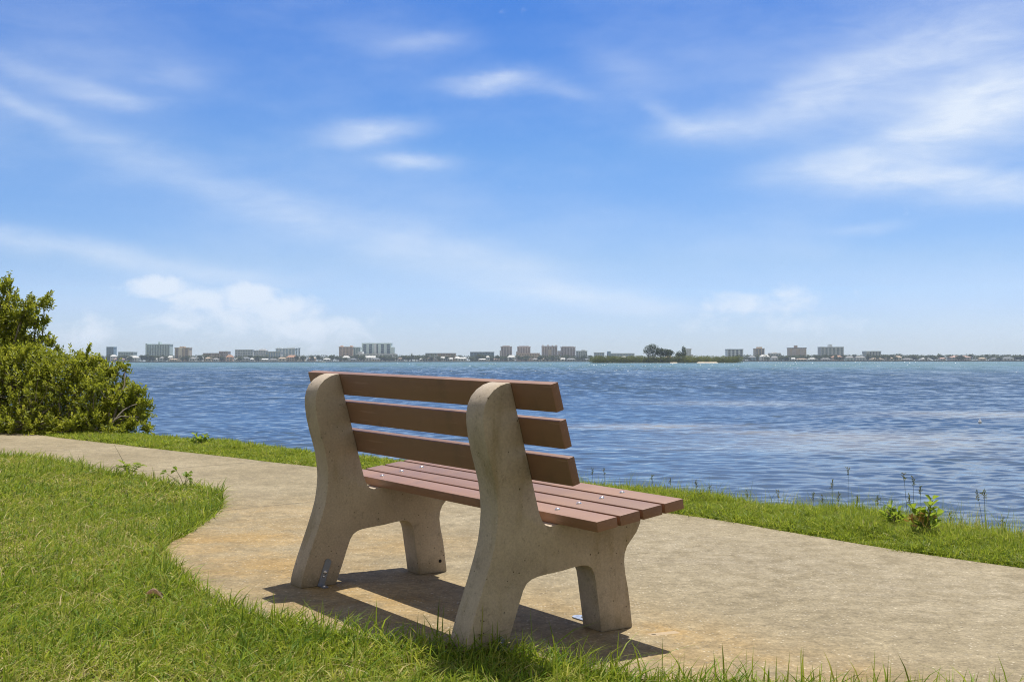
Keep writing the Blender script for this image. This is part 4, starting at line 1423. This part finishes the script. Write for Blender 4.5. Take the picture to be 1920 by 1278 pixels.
tower('apartment_tower', 'broad tan tower with small roof turrets, third of four on mid skyline', 1016, 1045, 649.8, 1750, PINK, BROWN, 6, style='bays', pent=[(.03, .12, 1.4), (.36, .46, 1.6), (.66, .74, 1.2), (.88, .97, 1.4)], extra=[(.40, .62, 0, .8, TAN)])
tower('apartment_tower', 'grey brown tower, last of four on mid skyline', 1052, 1079, 651.3, 1760, PINK, BROWN, 5, style='bays', pent=[(.1, .9, .8)], extra=[(-.22, -.04, 0, .75, PINK)])
tower('apartment_block', 'lower pale block right of the grey brown tower', 1081, 1101, 659, 1740, GREYW, GGLASS, 5, style='bays', pent=[(.5, .85, 1.5)])
tower('apartment_block', 'small grey flat block behind the left end of the mangrove island', 1115, 1133, 662, 1770, GREYW, STEELB, 4, style='bays')
tower('apartment_block', 'long grey block with a dark stair tower behind the mangrove island', 1140, 1189, 663.5, 1760, GREYW, STEELB, 9, style='bands', extra=[(0, .10, 0, 1.38, STEELB)])
tower('apartment_tower', 'white tower rising behind the trees on the right of the island', 1283, 1296, 655, 1760, WHITE, GREYW, 3, style='bays', extra=[(-.12, .22, 0, 1.14, GREYW), (1.0, 1.25, 0, .55, WHITE)])
tower('apartment_tower', 'dark glass block with white vertical piers behind the right tip of the island', 1364, 1393.5, 656, 1740, BLUEW, DGLASS, 4, style='bays', top_band=ROOFS['slate'])
tower('apartment_tower', 'narrow tan tower with domed roof house right of the island', 1417, 1433.5, 654.5, 1750, TAN, GLASS, 3, style='bays', pent=[(.28, .78, 2.0)])
tower('apartment_block', 'low pale building with stepped roof between the two tan towers', 1445, 1464, 663.5, 1740, WHITE, GGLASS, 4, floors=3, style='bands', pent=[(.3, .7, 1.2)])
tower('apartment_tower', 'wide tan slab with dark roof edge and a small roof turret', 1481, 1512, 653.5, 1750, TAN, PINK, 2, style='bays', pent=[(.38, .50, 3.4)], top_band=ROOFS['brown'])
tower('apartment_tower', 'wide grey slab tower with a roof turret, tallest on the right skyline', 1539, 1582, 652, 1740, GREYW, GGLASS, 6, style='bays', pent=[(.41, .53, 3.6)])
tower('apartment_block', 'small grey block with overhanging left side on the right skyline', 1624, 1652, 660, 1720, GREYW, GLASS, 5, style='bays', extra=[(-.02, .2, .78, 1.0, GREYW)])
mb = MB(); mb.tube([(0, 0, 0), (0, 0, 8.5)], [0.7, 0.5], 10)
o = mb.build('chimney_stack', STEELB); o.location = (px_x(1533, 1740), 1740, LAND_Z)
tag(o, 'thin grey chimney stack left of the wide grey slab tower', 'chimney')


def house(label, u0, u1, vtop, D, wall, roof, storeys=1, gable=False):
    x0, x1 = px_x(u0, D), px_x(u1, D); W_ = x1 - x0
    H = max(px_z(vtop, D) - LAND_Z, 3.2); rh = min(max(H * 0.36, 1.2), W_ * 0.30); wh = H - rh
    dp = min(max(W_ * 0.6, 8), 16)
    root = empty('shore_house', ((x0 + x1) / 2, D, LAND_Z))
    mb = MB(); mb.box((0, dp / 2, wh / 2), (W_ * 0.92, dp * 0.92, wh)); mb.build('wall', wall, root)
    e = W_ / 2; r = 0.02 * W_ if False else (W_ * 0.24 if not gable else W_ * 0.48)
    mb = MB()
    mb.poly([(-e, 0, wh), (e, 0, wh), (e, dp, wh), (-e, dp, wh), (-r, dp / 2, wh + rh), (r, dp / 2, wh + rh), (-e, 0, wh - .25), (e, 0, wh - .25), (e, dp, wh - .25), (-e, dp, wh - .25)],
            [(0, 1, 5, 4), (1, 2, 5), (2, 3, 4, 5), (3, 0, 4), (6, 7, 1, 0), (7, 8, 2, 1), (8, 9, 3, 2), (9, 6, 0, 3), (9, 8, 7, 6)])
    mb.build('roof', roof, root)
    nwin = max(2, int(W_ / 4.0))
    for s in range(storeys):
        for k in range(nwin):
            mb = MB(); mb.box((-W_ * .40 + W_ * .80 * (k + .5) / nwin, dp * 0.04 - 0.05, (s + .52) * wh / storeys), (W_ * .8 / nwin * .58, 0.1, wh / storeys * .5)); mb.build('window', GLASS, root)
    tag(root, label, 'house')
    return root


HS = [('white roofed house on pale walls beside the slim blue grey tower', 206, 217, 664, WHITE, 'white', 2), ('pink walled house next to the water left of the arched white roof', 212, 232, 670, PINK, 'pink', 1),
      ('large pale house under a broad rounded white roof on the left shore', 236, 259, 666, BLUEW, 'white', 2), ('small white cottage in front of the wide pale green slab', 288, 294, 670.5, WHITE, 'white', 1),
      ('pale house with grey hip roof under the wide pale green slab', 298, 312, 667.5, BLUEW, 'grey', 2), ('white gabled house right of the pale green slab', 313, 325, 666, WHITE, 'white', 2),
      ('cream house in front of the brown striped tower', 316, 333, 671.5, CREAM, 'tan', 1), ('pale house just right of the brown striped tower', 354, 366, 669, WHITE, 'grey', 1),
      ('white roofed house left of the low tan block', 368, 380, 668, WHITE, 'white', 1), ('cream house among palms below the low tan block', 384, 396, 668.5, CREAM, 'tan', 1), ('grey house by the water below the low brown block', 399, 409, 670.5, GREYW, 'grey', 1),
      ('orange roofed house beside the low brown block', 423, 437, 664.5, PEACH, 'orange', 2), ('white roofed cottage right of the orange roofed house', 441, 449, 670.5, WHITE, 'white', 1),
      ('grey villa below the long white building', 452, 468, 668.5, GREYW, 'slate', 2), ('small white gabled cottage below the pale stepped building', 469, 477, 670.5, WHITE, 'white', 1),
      ('long low white boathouse on the left shore', 479, 502, 671.5, WHITE, 'white', 1), ('low grey boathouse right of the long white one', 503, 521, 672.5, GREYW, 'grey', 1), ('cream house with tan roof left of the big orange roof', 521, 536, 669, CREAM, 'tan', 1),
      ('big orange tiled villa below the blue and white plant', 536, 558, 665, TAN, 'orange', 2), ('cream villa with glazed gable right of the big orange roof', 559, 572, 667, CREAM, 'grey', 2), ('low grey house right of the glazed gable villa', 574, 587, 671, GREYW, 'slate', 1),
      ('peach house under trees left of the small motor boat', 578, 592, 668.5, PEACH, 'tan', 1), ('white arched boathouse behind the motor boat', 605, 620, 671, WHITE, 'white', 1),
      ('white roofed villa in front of the peach block', 641, 656, 666.5, GREYW, 'white', 2), ('low slate house left of the white podium', 656, 668, 671, GREYW, 'slate', 1), ('white pavilion in front of the white podium', 684, 704, 666.5, WHITE, 'white', 2),
      ('dark roofed house below the white pavilion', 696, 713, 670.5, CREAM, 'slate', 1), ('tan roofed house right of the white podium', 745, 757, 670, PINK, 'brown', 1),
      ('low white roofed boathouse left of the greenish block', 786, 798, 671, WHITE, 'white', 1), ('pink house below the greenish block', 800, 815, 669.5, PINK, 'brown', 1), ('white gabled house below the long tan block', 826, 836, 668.5, WHITE, 'white', 1),
      ('white roofed house at the right end of the long tan block', 838, 849, 670.5, WHITE, 'white', 1), ('cream villa with tall white gable left of the dark block', 852, 863, 668, CREAM, 'white', 2), ('wide white roofed house right of the white gable villa', 857, 876, 669.5, WHITE, 'white', 1),
      ('small white domed house among trees in front of the dark block', 911, 918, 667, WHITE, 'white', 1), ('pink house by the water below the dark block', 925, 937, 671, PINK, 'pink', 1), ('long low grey dock shed on the mid shore', 896, 914, 673, GREYW, 'white', 1),
      ('white roofed hall at the foot of the first pink grey tower', 951, 967, 665.5, WHITE, 'white', 2), ('low cream house below the peach podium', 998, 1012, 671.5, CREAM, 'grey', 1), ('long white roofed house below the grey brown tower', 1044, 1060, 671, WHITE, 'white', 1),
      ('cream house below the broad tan tower', 1015, 1031, 671, CREAM, 'tan', 1), ('low greyish house right of the long white roof', 1062, 1080, 671.5, GREYW, 'grey', 1), ('low blue grey house left of the island', 1088, 1106, 672.5, GREYW, 'slate', 1),
      ('blue house just right of the island', 1404, 1418, 667, STEELB, 'slate', 2), ('white pavilion with big hip roof below the narrow tan tower', 1425, 1444, 664.8, WHITE, 'white', 2), ('white house with bays right of the hip roofed pavilion', 1446, 1460, 668, WHITE, 'grey', 2),
      ('white house with wide low roof below the wide tan slab', 1468, 1492, 671, BLUEW, 'white', 1), ('grey boathouse below the wide tan slab', 1494, 1514, 672.5, GREYW, 'tan', 1), ('long pale green shed left of the wide grey slab', 1516, 1534, 671.5, PALEG, 'white', 1),
      ('orange domed roof house in front of the wide grey slab', 1560, 1581, 666.5, PEACH, 'orange', 1), ('low mauve house left of the orange domed roof', 1540, 1558, 671.5, PINK, 'grey', 1), ('pale green house right of the orange domed roof', 1586, 1602, 668, PALEG, 'grey', 2),
      ('grey villa with pale roof left of the small grey block', 1604, 1624, 668, GREYW, 'grey', 2), ('cream row house below the small grey block', 1633, 1658, 671.5, CREAM, 'tan', 1), ('cream house with tan roof left of the dark round trees', 1662, 1676, 670, CREAM, 'tan', 1),
      ('tan villa between dark round trees on the right shore', 1679, 1692, 667.5, CREAM, 'tan', 1), ('low pink house right of the tan villa', 1694, 1712, 672, PINK, 'grey', 1), ('white roofed bungalow among palms on the right shore', 1727, 1747, 671.5, WHITE, 'white', 1),
      ('pink roofed villa right of the white bungalow', 1762, 1774, 671, WHITE, 'pink', 1), ('large pink mansion with long tiled roof on the right shore', 1782, 1822, 667, PINK, 'pink', 2), ('cream house beside palms right of the pink mansion', 1836, 1850, 671, CREAM, 'tan', 1),
      ('grey house behind dark trees near the right edge', 1858, 1876, 671.5, GREYW, 'slate', 1), ('white house with two pale bands at the right edge of the shore', 1880, 1902, 670, WHITE, 'slate', 2)]
grh = random.Random(5)
for lab, u0, u1, vt, wl, rf, st in HS:
    D = front(px_x((u0 + u1) / 2, 1660)) + 10 + grh.uniform(0, 8) + (10 if vt < 667 else 0)
    house(lab, u0, u1, vt, D, wl, ROOFS[rf], st, rf == 'white' and grh.random() < .3)


def leaf_cloud(g, n, blobs, size):
    """leaf-sized faces spread through lobes; returns arrays for leaves_mesh"""
    w_ = np.array([b[3] * b[4] * b[5] for b in blobs]) ** 0.67
    k = g.choice(len(blobs), n, p=w_ / w_.sum())
    B = np.array(blobs)[k]
    d = g.normal(size=(n, 3)); d /= np.linalg.norm(d, axis=1, keepdims=True)
    rad = np.where(g.random(n) < .7, g.uniform(.75, 1.1, n), g.uniform(.2, .8, n))
    pos = B[:, :3] + d * B[:, 3:6] * rad[:, None]
    ax = d + g.normal(size=(n, 3)) * 0.6; nm = d + np.array([0, 0, .4]) + g.normal(size=(n, 3)) * .4
    L = size * g.uniform(.6, 1.4, n)
    tint = np.clip(g.normal(.45, .16, n) + .18 * (hash_noise(pos[:, 0] + 40, pos[:, 2] + 40, .8, 4) - .5) * 2, 0, 1)
    return pos, ax, nm, L, L * g.uniform(.5, .8, n), tint


def tree_proto(seed, palm=False):
    """unit far tree one metre tall: crown and trunk in one small mesh pair"""
    g = np.random.default_rng(seed)
    if palm:
        mb = MB(); mb.tube([(0, 0, 0), (.02, 0, .4), (0, 0, .82)], [.03, .024, .02], 6)
        bl, ax, nm = [], [], []
        for k in range(13):
            a = k * 2.4; el_ = g.uniform(-.5, .9)
            d = np.array([math.cos(a) * math.cos(el_), math.sin(a) * math.cos(el_), math.sin(el_)])
            for f in (0.0, .12, .22):
                bl.append(np.array([0, 0, .82]) + d * f - np.array([0, 0, f * f * 1.2])); ax.append(d - np.array([0, 0, f * 2.2])); nm.append(np.array([0, 0, 1.]) + g.normal(size=3) * .2)
        n = len(bl)
        cr = leaves_mesh('crown', np.array(bl), np.array(ax), np.array(nm), np.full(n, .20), np.full(n, .07), g.uniform(.2, .8, n))
    else:
        nb = 5
        blobs = [(g.uniform(-.28, .28), g.uniform(-.25, .25), g.uniform(.42, .80), g.uniform(.18, .32), g.uniform(.18, .3), g.uniform(.14, .22)) for _ in range(nb)] + [(0, 0, .5, .38, .34, .28)]
        mb = MB(); mb.tube([(0, 0, 0), (.01, 0, .3), (0, 0, .55)], [.045, .03, .02], 6)
        for b in blobs[:4]: mb.tube([(0, 0, .3), (b[0] * .6, b[1] * .6, b[2])], [.022, .008], 5)
        cr = leaves_mesh('crown', *leaf_cloud(g, 420, blobs, .11))
    tme = bpy.data.meshes.new('trunk'); tme.from_pydata(mb.v, [], mb.f); tme.update(); tme.materials.append(FBARK)
    cr.materials.append(FLEAF)
    return tme, cr


PRO = [tree_proto(s) for s in (1, 2, 3, 4)]; PALMS = [tree_proto(s, True) for s in (11, 12)]
gt = random.Random(9)


def far_tree(u, vtop, D, width, palm=False, label=None, group=None, mat=None):
    tme, cme = gt.choice(PALMS if palm else PRO)
    H = px_z(vtop, D) - LAND_Z
    root = empty('palm_tree' if palm else 'shade_tree', (px_x(u, D), D, LAND_Z - .05), gt.uniform(0, 6.28))
    sx = H if palm else width * K * D / 0.95
    root.scale = (sx, sx, H)
    t_ = bpy.data.objects.new('trunk', tme); C.objects.link(t_); t_.parent = root
    c_ = bpy.data.objects.new('crown', cme); C.objects.link(c_); c_.parent = root
    if palm:
        tag(root, label or 'small palm tree standing among the houses of the far shore', 'palm', group or 'palms along the far shore')
    else:
        tag(root, label or 'small dark green shade tree among the houses of the far shore', 'tree', group or 'shade trees along the far shore')


# trees whose place in the photograph stands out
far_tree(772, 665.5, 1700, 30, label='dense clump of dark green tree crowns on the shore right of the big striped tower', group=' '.join(['trees', 'right', 'of', 'the', 'striped', 'tower']))
far_tree(790, 667.5, 1690, 18, label='lower dark tree beside the dense clump right of the striped tower', group='trees right of the striped tower')
far_tree(772, 661, 1705, 4.5, label='pointed conifer spike above the dense dark clump', group='trees right of the striped tower')
far_tree(757, 668.5, 1690, 14, label='small olive tree left of the dense dark clump', group='trees right of the striped tower')
for u, v, wd in [(722, 664.5, 18), (731, 666, 16), (714, 667, 14)]:
    far_tree(u, v, 1700, wd, label='leafy tree hiding the foot of the big striped tower', group='trees at the foot of the striped tower')
for u, v, wd in [(1672, 665.5, 13), (1712, 665.5, 16), (1703, 667, 14), (1727, 667, 12)]:
    far_tree(u, v, 1680, wd, label='dark round tree above the roofs on the right shore', group='dark round trees on the right shore')
for u, v, wd in [(1858, 669, 16), (1868, 668.5, 14), (1876, 669, 16), (1890, 668, 18), (1904, 667.5, 16), (1914, 666.5, 16), (1928, 667, 16)]:
    far_tree(u, v, 1660, wd, label='dark tree in the low row of trees at the right edge of the shore', group='dark tree row at the right edge')
for u, v, wd in [(1490, 665.5, 14), (1500, 665.8, 16), (1510, 666.5, 12), (1480, 667, 10)]:
    far_tree(u, v, 1700, wd, label='dark green tree hiding the foot of the wide tan slab', group='trees at the foot of the tan slab')
fillers = []
for u in np.arange(120, 1108, 4.6): fillers.append(u + gt.uniform(-3, 3))
for u in np.arange(1398, 1990, 4.8): fillers.append(u + gt.uniform(-3, 3))
for u in fillers:
    if gt.random() < 0.22: continue
    D = front(px_x(u, 1660)) + gt.choice([4, 26, 40, 60])
    palm = gt.random() < 0.22
    far_tree(u, gt.uniform(663.5, 670.0) - (0.5 if palm else 0), D, gt.uniform(7, 15), palm)

# ---- low hedge-like planting that runs on behind the houses and reads as one mass
def backdrop_wood():
    g = np.random.default_rng(77)
    n = 26000
    u = np.concatenate([g.uniform(60, 1110, n // 2), g.uniform(1380, 2000, n // 2)])
    D = 1735 + g.uniform(0, 20, n)
    top = 664.6 + 2.6 * hash_noise(u, u * 0 + 3, 0.06, 3) + 1.5 * hash_noise(u, u * 0 + 8, 0.3, 3)
    z = LAND_Z + (px_z(top, D) - LAND_Z) * g.random(n) ** .6
    pos = np.column_stack([px_x(u, D), D, z])
    ax = g.normal(size=(n, 3)); nm = g.normal(size=(n, 3)) + np.array([0, -.6, .6])
    L = g.uniform(.8, 1.7, n)
    me = leaves_mesh('wood', pos, ax, nm, L, L * .7, np.clip(g.normal(.4, .2, n), 0, 1))
    tag(link_mesh('far_wood', me, None, [FLEAF]), kind='stuff')


backdrop_wood()

# ------------------------------------------------------------------ mangrove island
DI = 770.0


def island():
    g = np.random.default_rng(41)
    x0, x1 = px_x(1111, DI), px_x(1393, DI)
    # low sand base
    mb = MB()
    n = 64
    ring = []
    for k in range(n):
        a = 2 * math.pi * k / n
        rx = (x1 - x0) / 2 - 0.5; ry = 16
        ring.append(((x0 + x1) / 2 + rx * math.cos(a), DI + 15 + ry * math.sin(a) * (1 + .12 * math.sin(3 * a + 1)), WATER_Z - .4))
    top = [((x0 + x1) / 2 + (p[0] - (x0 + x1) / 2) * .96, DI + 15 + (p[1] - DI - 15) * .9, WATER_Z + .35) for p in ring]
    mb.poly(ring + top, [(k, (k + 1) % n, n + (k + 1) % n, n + k) for k in range(n)] + [tuple(range(n, 2 * n))])
    tag(mb.build('island', FARG), kind='structure')
    for (ua, ub, hh) in [(1255, 1270, .45), (1304, 1347, .62)]:
        xa, xb = px_x(ua, DI), px_x(ub, DI)
        mb = MB(); m_ = 24
        rg = [((xa + xb) / 2 + (xb - xa) / 2 * math.cos(2 * math.pi * k / m_), DI - 2.2 + 3.4 * math.sin(2 * math.pi * k / m_), WATER_Z - .2) for k in range(m_)]
        tp = [((xa + xb) / 2 + (xb - xa) / 2 * .8 * math.cos(2 * math.pi * k / m_), DI - 1.2 + 2.4 * math.sin(2 * math.pi * k / m_), WATER_Z + hh) for k in range(m_)]
        mb.poly(rg + tp, [(k, (k + 1) % m_, m_ + (k + 1) % m_, m_ + k) for k in range(m_)] + [tuple(range(m_, 2 * m_))])
        tag(mb.build('sand_spit', SAND), kind='structure')
    # mangrove thicket: overlapping rounded crowns that read as one mass
    blobs = []
    for u in np.arange(1113, 1392, 3.1):
        edge = min((u - 1110) / 9, (1394 - u) / 9, 1.0)
        for row in range(3):
            hgt = (3.6 + g.uniform(-1.1, 1.0)) * (0.66 + .34 * math.sqrt(max(edge, 0.05)))
            rx = g.uniform(1.4, 2.6)
            blobs.append((px_x(u + g.uniform(-1.5, 1.5), DI), DI + 2.5 + row * 8 + g.uniform(-1.5, 1.5), WATER_Z + hgt * .56, rx, 2.6, hgt * .50))
    pos, ax, nm, L, W_, tn = leaf_cloud(g, 60000, blobs, .36)
    ok = pos[:, 2] > WATER_Z + .15
    hue = hash_noise(pos[:, 0] + 300, pos[:, 1] + 10, .12, 6)
    tn = np.clip(tn + (hue - .5) * .7, 0, 1)
    me = leaves_mesh('mangrove', pos[ok], ax[ok], nm[ok], L[ok], W_[ok], tn[ok])
    tag(link_mesh('mangrove_thicket', me, None, [MLEAF]), kind='stuff')


island()


def island_tree(label, base_u, lobes, nleaf, seed, mat, D=DI + 6, trunk_us=None, size=.42):
    g = np.random.default_rng(seed)
    root = empty('island_tree', (px_x(base_u, D), D, WATER_Z + .3)); off = np.array(root.location)
    B = [(px_x(u, D) - off[0], g.uniform(-1.5, 1.5), px_z(v, D) - off[2], ru * K * D, max(ru, rv) * K * D * .8, rv * K * D) for (u, v, ru, rv) in lobes]
    mb = MB()
    for b in B:
        tu = min(trunk_us or [base_u], key=lambda q: abs(px_x(q, D) - off[0] - b[0]))
        s = np.array([px_x(tu, D) - off[0], 0, 0]); e = np.array(b[:3])
        mid = np.array([s[0] + (e[0] - s[0]) * .25, b[1] * .4, e[2] * .5])
        mb.tube([s, mid, s * .0 + e], [.20, .14, .05], 6)
    mb.build('trunk', FBARK, root)
    me = leaves_mesh('crown', *leaf_cloud(g, nleaf, B, size))
    link_mesh('crown', me, root, [mat])
    tag(root, label, 'tree')


island_tree('tall open crowned grey green tree, highest on the mangrove island', 1219,
            [(1217, 652, 7, 4), (1223, 649, 6, 4), (1228, 651, 6, 4), (1212, 656, 5, 4), (1210, 660, 4, 3), (1218, 659, 6, 4), (1226, 657, 7, 5), (1231, 656, 4, 4), (1224, 664, 5, 4), (1230, 663, 4, 5), (1216, 665, 3, 3)], 1500, 5, PINE, trunk_us=[1217, 1224], size=.55)
island_tree('dark dense tree right beside the tall open crowned one', 1240, [(1239, 657, 5, 4), (1243, 660, 6, 6), (1237, 663, 5, 5), (1246, 664, 5, 4), (1234, 660, 3, 6)], 1500, 6, PINE, trunk_us=[1240], size=.5)
island_tree('lower spreading dark tree, third from the left on the island', 1253, [(1250, 658, 4, 3), (1256, 660, 6, 4), (1259, 662, 5, 3), (1252, 664, 6, 4)], 1200, 7, PINE, trunk_us=[1253], size=.5)
island_tree('small dark bushy tree between the spreading tree and the white tower', 1273, [(1273, 663, 5, 4), (1270, 666, 4, 3), (1276, 666, 3, 3)], 700, 8, PINE, trunk_us=[1273], size=.45)
island_tree('slim upright dark tree in front of the white tower', 1282, [(1282, 655, 2.6, 5), (1283, 662, 3.2, 6), (1281, 667, 3.5, 4)], 700, 9, PINE, trunk_us=[1282], size=.45)
house('small white roofed hut showing above the mangroves on the island', 1167, 1174, 668.4, DI + 14, WHITE, ROOFS['white'], 1)
house('tan roofed hut between the island trees', 1248, 1262, 667.2, DI + 20, TAN, ROOFS['tan'], 1)


# ------------------------------------------------------------------ small craft
def boat():
    D = 1250.0
    x = px_x(604, D)
    root = empty('motor_boat', (x, D, WATER_Z), R(8))
    bm = bmesh.new()
    secs = []
    for (yy, hw, zt, zb) in [(-3.6, .95, .75, 0), (-1.0, 1.15, .8, -.1), (1.5, 1.0, .95, -.1), (3.0, .5, 1.15, .1), (3.8, .04, 1.25, .6)]:
        secs.append([bm.verts.new(p) for p in ((yy, -hw, zt), (yy, -hw * .7, zb), (yy, hw * .7, zb), (yy, hw, zt))])
    for a, b in zip(secs[:-1], secs[1:]):
        for k in range(3): bm.faces.new((a[k], a[k + 1], b[k + 1], b[k]))
        bm.faces.new((a[3], a[0], b[0], b[3]))
    bm.faces.new(secs[0]); bm.faces.new(secs[-1][::-1])
    bevelled('hull', bm, WHITE, root, 0)
    mb = MB(); mb.box((-.4, 0, 2.15), (1.9, 1.6, .12)); mb.build('canopy', WHITE, root)
    for xx in (-1.2, .4):
        for yy in (-.7, .7):
            mb = MB(); mb.tube([(xx, yy, .7), (xx, yy, 2.1)], .05, 6); mb.build('canopy_post', GREYW, root)
    mb = MB(); mb.box((-3.8, 0, .75), (.5, .5, 1.1)); mb.build('outboard_motor', BROWN, root)
    mb = MB(); mb.box((.1, 0, 1.1), (.7, .7, .8)); mb.build('console', WHITE, root)
    tag(root, 'small white motor boat near the far shore, behind the left end of the bench', 'boat')


boat()
mb = MB()  # small white ball with a knob on top, set on the water
n, m_ = 16, 10
for i in range(m_ + 1):
    a = math.pi * i / m_
    for k in range(n): mb.v.append((.042 * math.sin(a) * math.cos(2 * math.pi * k / n), .042 * math.sin(a) * math.sin(2 * math.pi * k / n), .045 * math.cos(a)))
for i in range(m_):
    for k in range(n): mb.f.append((i * n + k, i * n + (k + 1) % n, (i + 1) * n + (k + 1) % n, (i + 1) * n + k))
mb.tube([(0, 0, .04), (0, 0, .075)], .012, 8)
fl = mb.build('white_ball', paint('white_ball_paint', (0.85, 0.85, 0.83), .3), None, True)
q = at(1837, 792.5, 28.4)
fl.location = (q.x, q.y, WATER_Z + .03)
tag(fl, 'small white ball on the water at right', 'buoy')

# ------------------------------------------------------------------ air
def haze():
    x0, x1, y0, y1, z0, z1 = -2300, 2300, -700, 3400, -5.0, 48.0
    mb = MB(); mb.box(((x0 + x1) / 2, (y0 + y1) / 2, (z0 + z1) / 2), (x1 - x0, y1 - y0, z1 - z0))
    m_ = bpy.data.materials.new('haze'); m_.use_nodes = True
    t = NT(m_.node_tree)
    for nd in list(t.n): t.n.remove(nd)
    v = t.node('ShaderNodeVolumePrincipled')
    v.inputs['Color'].default_value = (0.70, 0.84, 1.0, 1)
    v.inputs['Density'].default_value = 0.00013
    v.inputs['Anisotropy'].default_value = 0.2
    out = t.node('ShaderNodeOutputMaterial')
    t.l.new(v.outputs[0], out.inputs['Volume'])
    o = mb.build('haze', m_)
    tag(o, kind='stuff')


haze()
